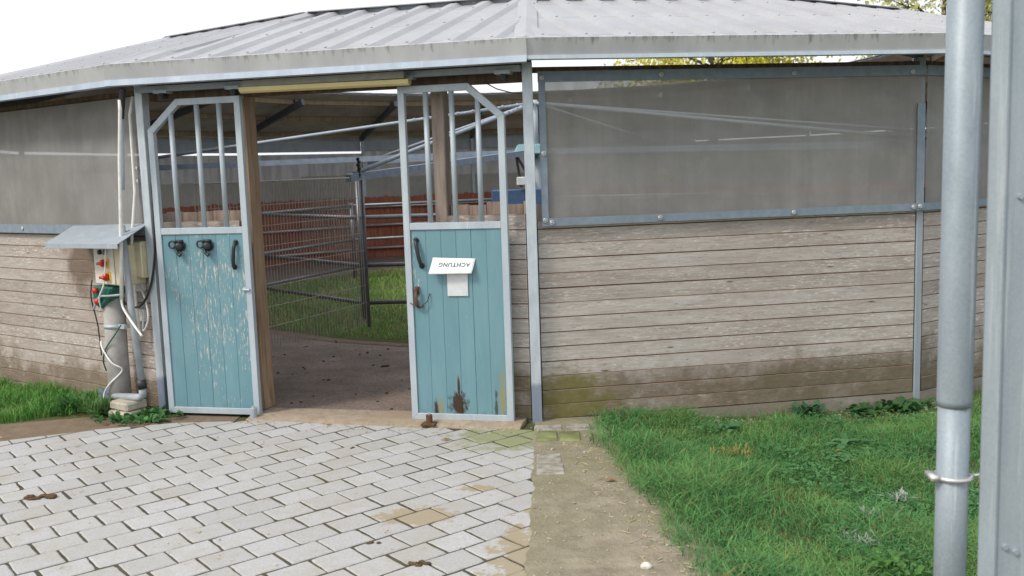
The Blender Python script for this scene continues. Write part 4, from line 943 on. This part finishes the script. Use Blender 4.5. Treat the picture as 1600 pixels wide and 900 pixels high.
pr_ = scatter(84000, 0.2, 3.6, -10.9, -5.6, keep_r)
hs = np.array([0.04 + 0.10 * max(0, mnoise.noise(Vector((x * 1.6, y * 1.6, 2))) + 0.35) + (0.035 if x < lawn_edge(y) + 0.35 else 0) for x, y, z in pr_]) * rng.uniform(0.45, 1.45, len(pr_))
blades("lawn_grass", pr_, hs, rng.uniform(0.0016, 0.0042, len(pr_)) * np.where(rng.uniform(0, 1, len(pr_)) < .12, 1.9, 1.0), gtint(pr_, (0.045, 0.165, 0.05), (0.17, 0.375, 0.12), 0.06, (0.19, 0.34, 0.10)), 1.5, "green grass growing between the sandy path and the plank wall")
def keep_l(x, y):
    wy = wall_y(x); e = -6.30 - 0.28 * (x + 3.0) * -1 * 0 - 0.10 * (-(x + 3.0)) + 0.08 * mnoise.noise(Vector((x * 3, y * 3, 5)))
    return y < wy - 0.03 and y > e - 0.12 * max(0, -3.2 - x) and x < -3.0 + 0.1 * mnoise.noise(Vector((0, y * 4, 3)))
pl_ = scatter(16000, -5.6, -2.95, -7.4, -4.3, keep_l)
hl = (0.07 + 0.10 * np.array([max(0, mnoise.noise(Vector((x * 2.4, y * 2.4, 6))) + 0.4) for x, y, z in pl_])) * rng.uniform(0.6, 1.25, len(pl_))
blades("verge_grass", pl_, hl, rng.uniform(0.004, 0.008, len(pl_)), gtint(pl_, (0.06, 0.19, 0.03), (0.14, 0.34, 0.07), 0.03, (0.17, 0.31, 0.08)), 0.9, "lush grass in front of the plank wall on the left")
def keep_i(x, y):
    r = sqrt(x * x + y * y); return r < 4.0 + 0.16 * mnoise.noise(Vector((x * 3, y * 3, 1)))
pi_ = scatter(34000, -4.2, 2.5, -4.2, 4.1, keep_i); pi_[:, 2] = 0.003
blades("island_grass", pi_, rng.uniform(0.03, 0.10, len(pi_)), rng.uniform(0.005, 0.010, len(pi_)), gtint(pi_, (0.17, 0.35, 0.07), (0.31, 0.50, 0.15), 0.18, (0.42, 0.43, 0.2)), 0.9, "grass on the round island inside the walker")

def leaf_scatter(name, lab, pts, sz, c0, c1):
    V_ = []; F_ = []; C_ = []
    for x, y, z in pts:
        k = random.random(); c = [c0[j] * (1 - k) + c1[j] * k for j in range(3)]; h = random.uniform(.015, .07); a0 = random.uniform(0, 2 * pi); tl = Vector((random.gauss(0, .35), random.gauss(0, .35), 1)).normalized()
        for q in range(3):
            a = a0 + q * 2.09; d = Vector((cos(a), sin(a), 0)); d = (d - tl * d.dot(tl)).normalized(); sd = tl.cross(d); r = sz * random.uniform(.6, 1.2); p = Vector((x, y, z + h)); b = len(V_)
            V_ += [p, p + d * r * .6 - sd * r * .42, p + d * r, p + d * r * .6 + sd * r * .42]; C_ += [c] * 4; F_.append((b, b + 1, b + 2, b + 3))
    props(tinted(name, V_, F_, C_), lab, "ground cover", kind="stuff")
pc_ = [p for p in pr_[:20000] if mnoise.noise(Vector((p[0] * 2.3, p[1] * 2.3, 17))) > (0.12 if p[0] > 0.9 else 0.3)][:3600]
leaf_scatter("clover_cover", "small clover leaves mixed into the grass on the right", pc_, 0.016, (.05, .17, .06), (.13, .29, .10))
def leafy(name, lab, base, n, ln, wd, c0, c1, up=0.5, cat="weed", spread=0.06, group=None):
    V_ = []; F_ = []; C_ = []
    for i in range(n):
        az = random.uniform(0, 2 * pi); e = random.uniform(up * 0.4, up * 1.3); l = ln * random.uniform(.55, 1.15); w = wd * random.uniform(.7, 1.2)
        r0 = random.uniform(0, spread); a2 = random.uniform(0, 2 * pi); p = Vector((base[0] + r0 * cos(a2), base[1] + r0 * sin(a2), base[2]))
        d = Vector((cos(az), sin(az), 0)); s = Vector((-sin(az), cos(az), 0)); k = random.random(); c = [c0[j] * (1 - k) + c1[j] * k for j in range(3)]
        b = len(V_); prof = ((0, .15), (.3, .7), (.6, 1.0), (.85, .6), (1.0, .05))
        for t, wf in prof:
            q = p + d * l * t * cos(e) + Vector((0, 0, l * (sin(e) * t - 0.45 * t * t * (1 - up * .5)) + 0.012)); V_ += [q - s * w * wf / 2 + Vector((0, 0, w * .12 * wf)), q, q + s * w * wf / 2 + Vector((0, 0, w * .12 * wf))]; C_ += [c, [x * .85 for x in c], c]
        for j in range(len(prof) - 1):
            o = b + j * 3; F_ += [(o, o + 1, o + 4, o + 3), (o + 1, o + 2, o + 5, o + 4)]
    for v in V_: v -= Vector(base)
    o = tinted(name, V_, F_, C_); o.location = base; return props(o, lab, cat, group)
def gp(x, y): return (x, y, gz(x, y) + (0.035 if x > 0.5 and y < wall_y(x) - 0.4 else 0.0))
GR0, GR1 = (0.03, 0.10, 0.03), (0.07, 0.18, 0.05)
leafy("weed", "bushy dark weed against the plank wall left of the far right post", gp(1.78, -6.66), 60, .13, .045, (0.03, .09, .045), (0.07, .16, .07), 0.9, spread=.10)
leafy("weed", "low leafy weed at the foot of the thin post beside the downpipe", gp(2.48, -6.52), 90, .12, .045, GR0, (0.08, .19, .06), 0.8, spread=.17)
leafy("weed", "spreading weed between the bushy weed and the thin post", gp(2.15, -6.62), 50, .11, .04, GR0, GR1, 0.7, spread=.13)
leafy("dock_plant", "broad leaved dock plant in the middle of the grass", gp(1.80, -7.45), 12, .13, .055, (.05, .16, .06), (.11, .25, .10), 0.5)
leafy("dock_plant", "flat rosette with wide leaves in front of the broad leaved dock", gp(1.66, -7.72), 10, .11, .055, (.06, .18, .07), (.12, .27, .11), 0.45)
leafy("dock_plant", "round leaved rosette in the grass near the wall", gp(1.15, -7.15), 10, .09, .045, (.06, .18, .08), (.12, .28, .12), 0.45)
leafy("silver_plant", "silvery pale plant in the grass just left of the downpipe", gp(1.74, -8.42), 40, .06, .009, (.32, .36, .32), (.5, .52, .47), 1.0, spread=.07)
leafy("silver_plant", "silvery pale plant low in the grass, lowest of the pale ones", gp(1.38, -8.98), 34, .06, .009, (.32, .36, .32), (.5, .52, .47), 1.0, spread=.09)
leafy("silver_plant", "small silvery pale plant between the other two pale ones", gp(1.52, -8.66), 30, .05, .008, (.32, .36, .32), (.48, .5, .45), 1.0, spread=.06)
leafy("clover_patch", "light green clover patch in the lower right grass", gp(1.40, -9.25), 90, .05, .03, (.07, .19, .04), (.13, .27, .07), 0.9, spread=.13)
dg = leafy("dry_grass", "yellowing grass tuft patch in the middle of the lawn", gp(1.08, -7.72), 70, .07, .008, (.24, .22, .07), (.34, .28, .09), 1.0, spread=.14); dg["kind"] = "stuff"
leafy("ground_ivy", "trailing green ground ivy at the foot of the left door", gp(-2.74, -6.54), 260, .08, .035, (.05, .15, .045), (.12, .28, .08), 0.9, spread=.24)
leafy("ground_ivy", "trailing ivy in front of the stone blocks", gp(-2.96, -6.56), 150, .075, .033, (.05, .15, .045), (.12, .28, .08), 0.9, spread=.18)
leafy("herb_clump", "bushy herb clump to the left of the pole foot", gp(-3.13, -6.44), 220, .17, .012, (.07, .17, .05), (.14, .25, .08), 1.1, spread=.10)
leafy("herb_clump", "dark leafy herb beside the crumpled tarp scrap", gp(-3.42, -6.25), 150, .15, .03, (.04, .13, .03), (.09, .22, .06), 0.9, spread=.14)

def gravel():
    m = MB()
    for i in range(300):
        x = random.uniform(0.9, 3.0); y = wall_y(x) - abs(random.gauss(0.16, 0.09)) - .03; r = random.uniform(.004, .012); m.lump((x, y, gz(x, y) + r * .4), (r, r * .8, r * .6), i, .4, 1)
    props(m.build("gravel", "gravel_stone"), "loose pale gravel along the foot of the right plank wall", "gravel", kind="stuff")
gravel()

def tree(lab, base, h, cr, cz, nl, c0, c1, seed, ls=0.16):
    rd = random.Random(seed); t = thing("autumn_tree", lab, "tree", base); m = MB(); b = Vector(base)
    m.tube([b, b + Vector((.1, 0, h * .3)), b + Vector((0, .1, h * .6)), b + Vector((.1, .1, h * .95))], [.22, .17, .10, .02], 10); tips = []
    for i in range(26):
        z = h * rd.uniform(.28, .9); a = rd.uniform(0, 2 * pi); l = cr * rd.uniform(.5, 1.0) * (1.15 - abs(z / h - .55)); s = b + Vector((.05, .05, z)); e = s + Vector((cos(a) * l, sin(a) * l, l * rd.uniform(.1, .7)))
        mid = s.lerp(e, .5) + Vector((0, 0, .15 * l)); m.tube([s, mid, e], [.06, .035, .01], 6); tips += [mid, e, s.lerp(e, .75)]
        for q in range(4):
            a2 = a + rd.uniform(-1, 1); f = mid.lerp(e, rd.random()) ; g = f + Vector((cos(a2), sin(a2), rd.uniform(-.2, .8))) * l * .45; m.tube([f, g], [.02, .005], 4); tips += [g, f.lerp(g, .6)]
    m.build("trunk", "bark", t)
    V_ = []; F_ = []; C_ = []
    for i in range(nl):
        p = rd.choice(tips); q = p + Vector((rd.gauss(0, .32), rd.gauss(0, .32), rd.gauss(0, .28))); n = Vector((rd.gauss(0, 1), rd.gauss(0, 1), rd.gauss(0, 1))).normalized(); u = n.orthogonal().normalized(); v = n.cross(u); s = ls * rd.uniform(.5, 1.1)
        k = rd.random(); c = [c0[j] * (1 - k) + c1[j] * k for j in range(3)]; bi = len(V_)
        V_ += [q - u * s * .5, q - v * s * .28, q + u * s * .5, q + v * s * .28]; C_ += [c] * 4; F_.append((bi, bi + 1, bi + 2, bi + 3))
    for v in V_: v -= b
    tinted("crown", V_, F_, C_, t, base)
tree("yellow autumn tree glimpsed through the gap under the right eave", (5.4, 17.0, -.1), 6.1, 2.5, 4.0, 12000, (.80, .66, .06), (.58, .60, .12), 3)
tree("yellow green tree whose crown rises behind the roof beside the downpipe", (11.2, 14.2, -.1), 7.4, 3.0, 4.8, 11000, (.60, .57, .22), (.42, .46, .18), 5)
tree("greener autumn tree seen between downpipe and steel column", (13.4, 13.2, -.1), 7.2, 2.4, 4.8, 8000, (.34, .38, .13), (.45, .44, .18), 9)
tree("low yellow shrub outside, seen through the tear in the far net", (3.6, 13.6, -.1), 2.5, 1.1, 1.4, 2500, (.6, .55, .12), (.45, .5, .12), 12, .12)

# ------------------------------------------------------------------ litter
def dung(lab, x, y, n, r, seed, z=0.0):
    m = MB(); rd = random.Random(seed)
    for i in range(n): a = rd.uniform(0, 2 * pi); q = rd.random() ** .6 * r; s = rd.uniform(.25, .5) * r; m.lump((x + cos(a) * q * 1.3, y + sin(a) * q * .7, z + s * .22), (s, s * .8, s * .38), seed + i, .55, 2)
    props(m.build("dung", "dung", None, True, org=(x, y, z)), lab, "dung")
dung("flattened dung lump on the pavers at the left", -2.66, -8.24, 14, .055, 11); dung("dung crumb on the pavers at the bottom centre", -0.55, -9.21, 7, .04, 21); dung("small dung bit on the pavers near the doorway", -1.154, -7.454, 4, .025, 31)
dung("dry brown crumb on the pavers below the sandy stain", -.767, -8.96, 4, .026, 41); dung("dark clod on the track floor just beyond the sill", -1.35, -5.0, 4, .045, 51); dung("dark clod on the track floor close to the right door", -.98, -5.9, 4, .03, 61)
dung("small clod on the track floor in the middle of the doorway", -1.75, -5.5, 3, .03, 71)
m = MB(); m.lump((.401, -9.292, gz(.4, -9.29) + .018), (.024, .02, .018), 4, .25, 3); props(m.build("pebble", "pebble", None, True, org=(.401, -9.292, 0)), "single pale pebble on the sandy path near the grass edge", "stone")
for lab, x0, x1, y0, y1, z1, mt in (("mossy stone beside the post foot, left of the two", -.045, .085, -7.42, -7.22, .014, "mossy_stone"), ("mossy stone nearest the grass edge, right of the two", .095, .225, -7.43, -7.23, .011, "mossy_stone"),
        ("upper flat grey slab beside the paving edge", -.05, .10, -7.86, -7.68, .006, "slab_stone"), ("lower flat grey slab beside the paving edge", -.05, .11, -8.06, -7.88, .007, "slab_stone"), ("broken pale slab right at the post foot", -.06, .12, -7.18, -7.06, .008, "slab_stone"), ("pale slab between the grass and the broken slab", .14, .30, -7.20, -7.04, .006, "slab_stone")):
    m = MB(); m.box(x0, x1, y0, y1, -.05, z1); props(m.build("edging_stone", mt, None, bevel=.01, org=((x0 + x1) / 2, (y0 + y1) / 2, 0)), lab, "stone")
def crumbs():
    m = MB()
    for i in range(70):
        a = radians(random.uniform(-30, 4)); r = random.uniform(4.15, 6.7); k = random.uniform(.005, .014); m.lump((r * sin(a), -r * cos(a), k * .3), (k * 1.2, k, k * .5), i, .5, 1)
    props(m.build("track_crumbs", "dung"), "dark crumbs scattered over the track floor inside the doorway", "crumbs", kind="stuff")
crumbs()
def path_grit():
    m = MB()
    for i in range(420):
        y = random.uniform(-10.2, -7.1); x = random.uniform(-.06, lawn_edge(y) + .05); r = random.uniform(.002, .007) if random.random() < .9 else random.uniform(.007, .014); m.lump((x, y, gz(x, y) + .0135 + r * .3), (r, r * .8, r * .6), i, .4, 1)
    props(m.build("path_grit", "gravel_stone"), "small stones and grit loose on the sandy path", "grit", kind="stuff")
path_grit()
def litter():
    m = MB()
    for i in range(420):
        t = random.random()
        if t < .45: x, y = lawn_edge(-8) - random.uniform(-.02, .25), random.uniform(-9.6, -7.3); x += (lawn_edge(y) - lawn_edge(-8))
        elif t < .7: p = fAB(random.uniform(.7, 2.7), .2 + abs(random.gauss(0, .10)), 0); x, y = p.x, p.y
        else: x, y = random.uniform(-4, .3), random.uniform(-10, -7)
        a = random.uniform(0, pi); l = random.uniform(.006, .03) if t > .3 else random.uniform(.01, .05); w = random.uniform(.0015, .004); d = Vector((cos(a), sin(a), 0)) * l / 2; s = Vector((-sin(a), cos(a), 0)) * w / 2; c = Vector((x, y, max(gz(x, y) + .014, 0) + .0005))
        m.hexa([c - d - s, c + d - s, c + d + s, c - d + s, c - d - s + Vector((0, 0, .0025)), c + d - s + Vector((0, 0, .004)), c + d + s + Vector((0, 0, .004)), c - d + s + Vector((0, 0, .0025))])
    props(m.build("straw_litter", "straw"), "bits of straw and dry litter strewn over paving and path", "litter", kind="stuff")
litter()
for i, (x, y, lab) in enumerate(((1.70, -7.60, "dry brown leaf lying in the grass below the dock plant"), (-.60, -7.35, "dry leaf on the pavers below the right door"), (.34, -8.2, "dry leaf at the grass edge of the sandy path"))):
    V_ = MB(); z = gz(x, y) + (.05 if x > .5 else .02); V_.add([(x - .03, y, z), (x, y - .014, z + .008), (x + .03, y, z), (x, y + .014, z + .008), (x - .03, y, z - .002), (x, y - .014, z + .006), (x + .03, y, z - .002), (x, y + .014, z + .006)], [(0, 1, 2, 3), (7, 6, 5, 4), (0, 1, 5, 4), (1, 2, 6, 5), (2, 3, 7, 6), (3, 0, 4, 7)])
    props(V_.build("dry_leaf", "dry_leaf", None, org=(x, y, z)), lab, "leaf")
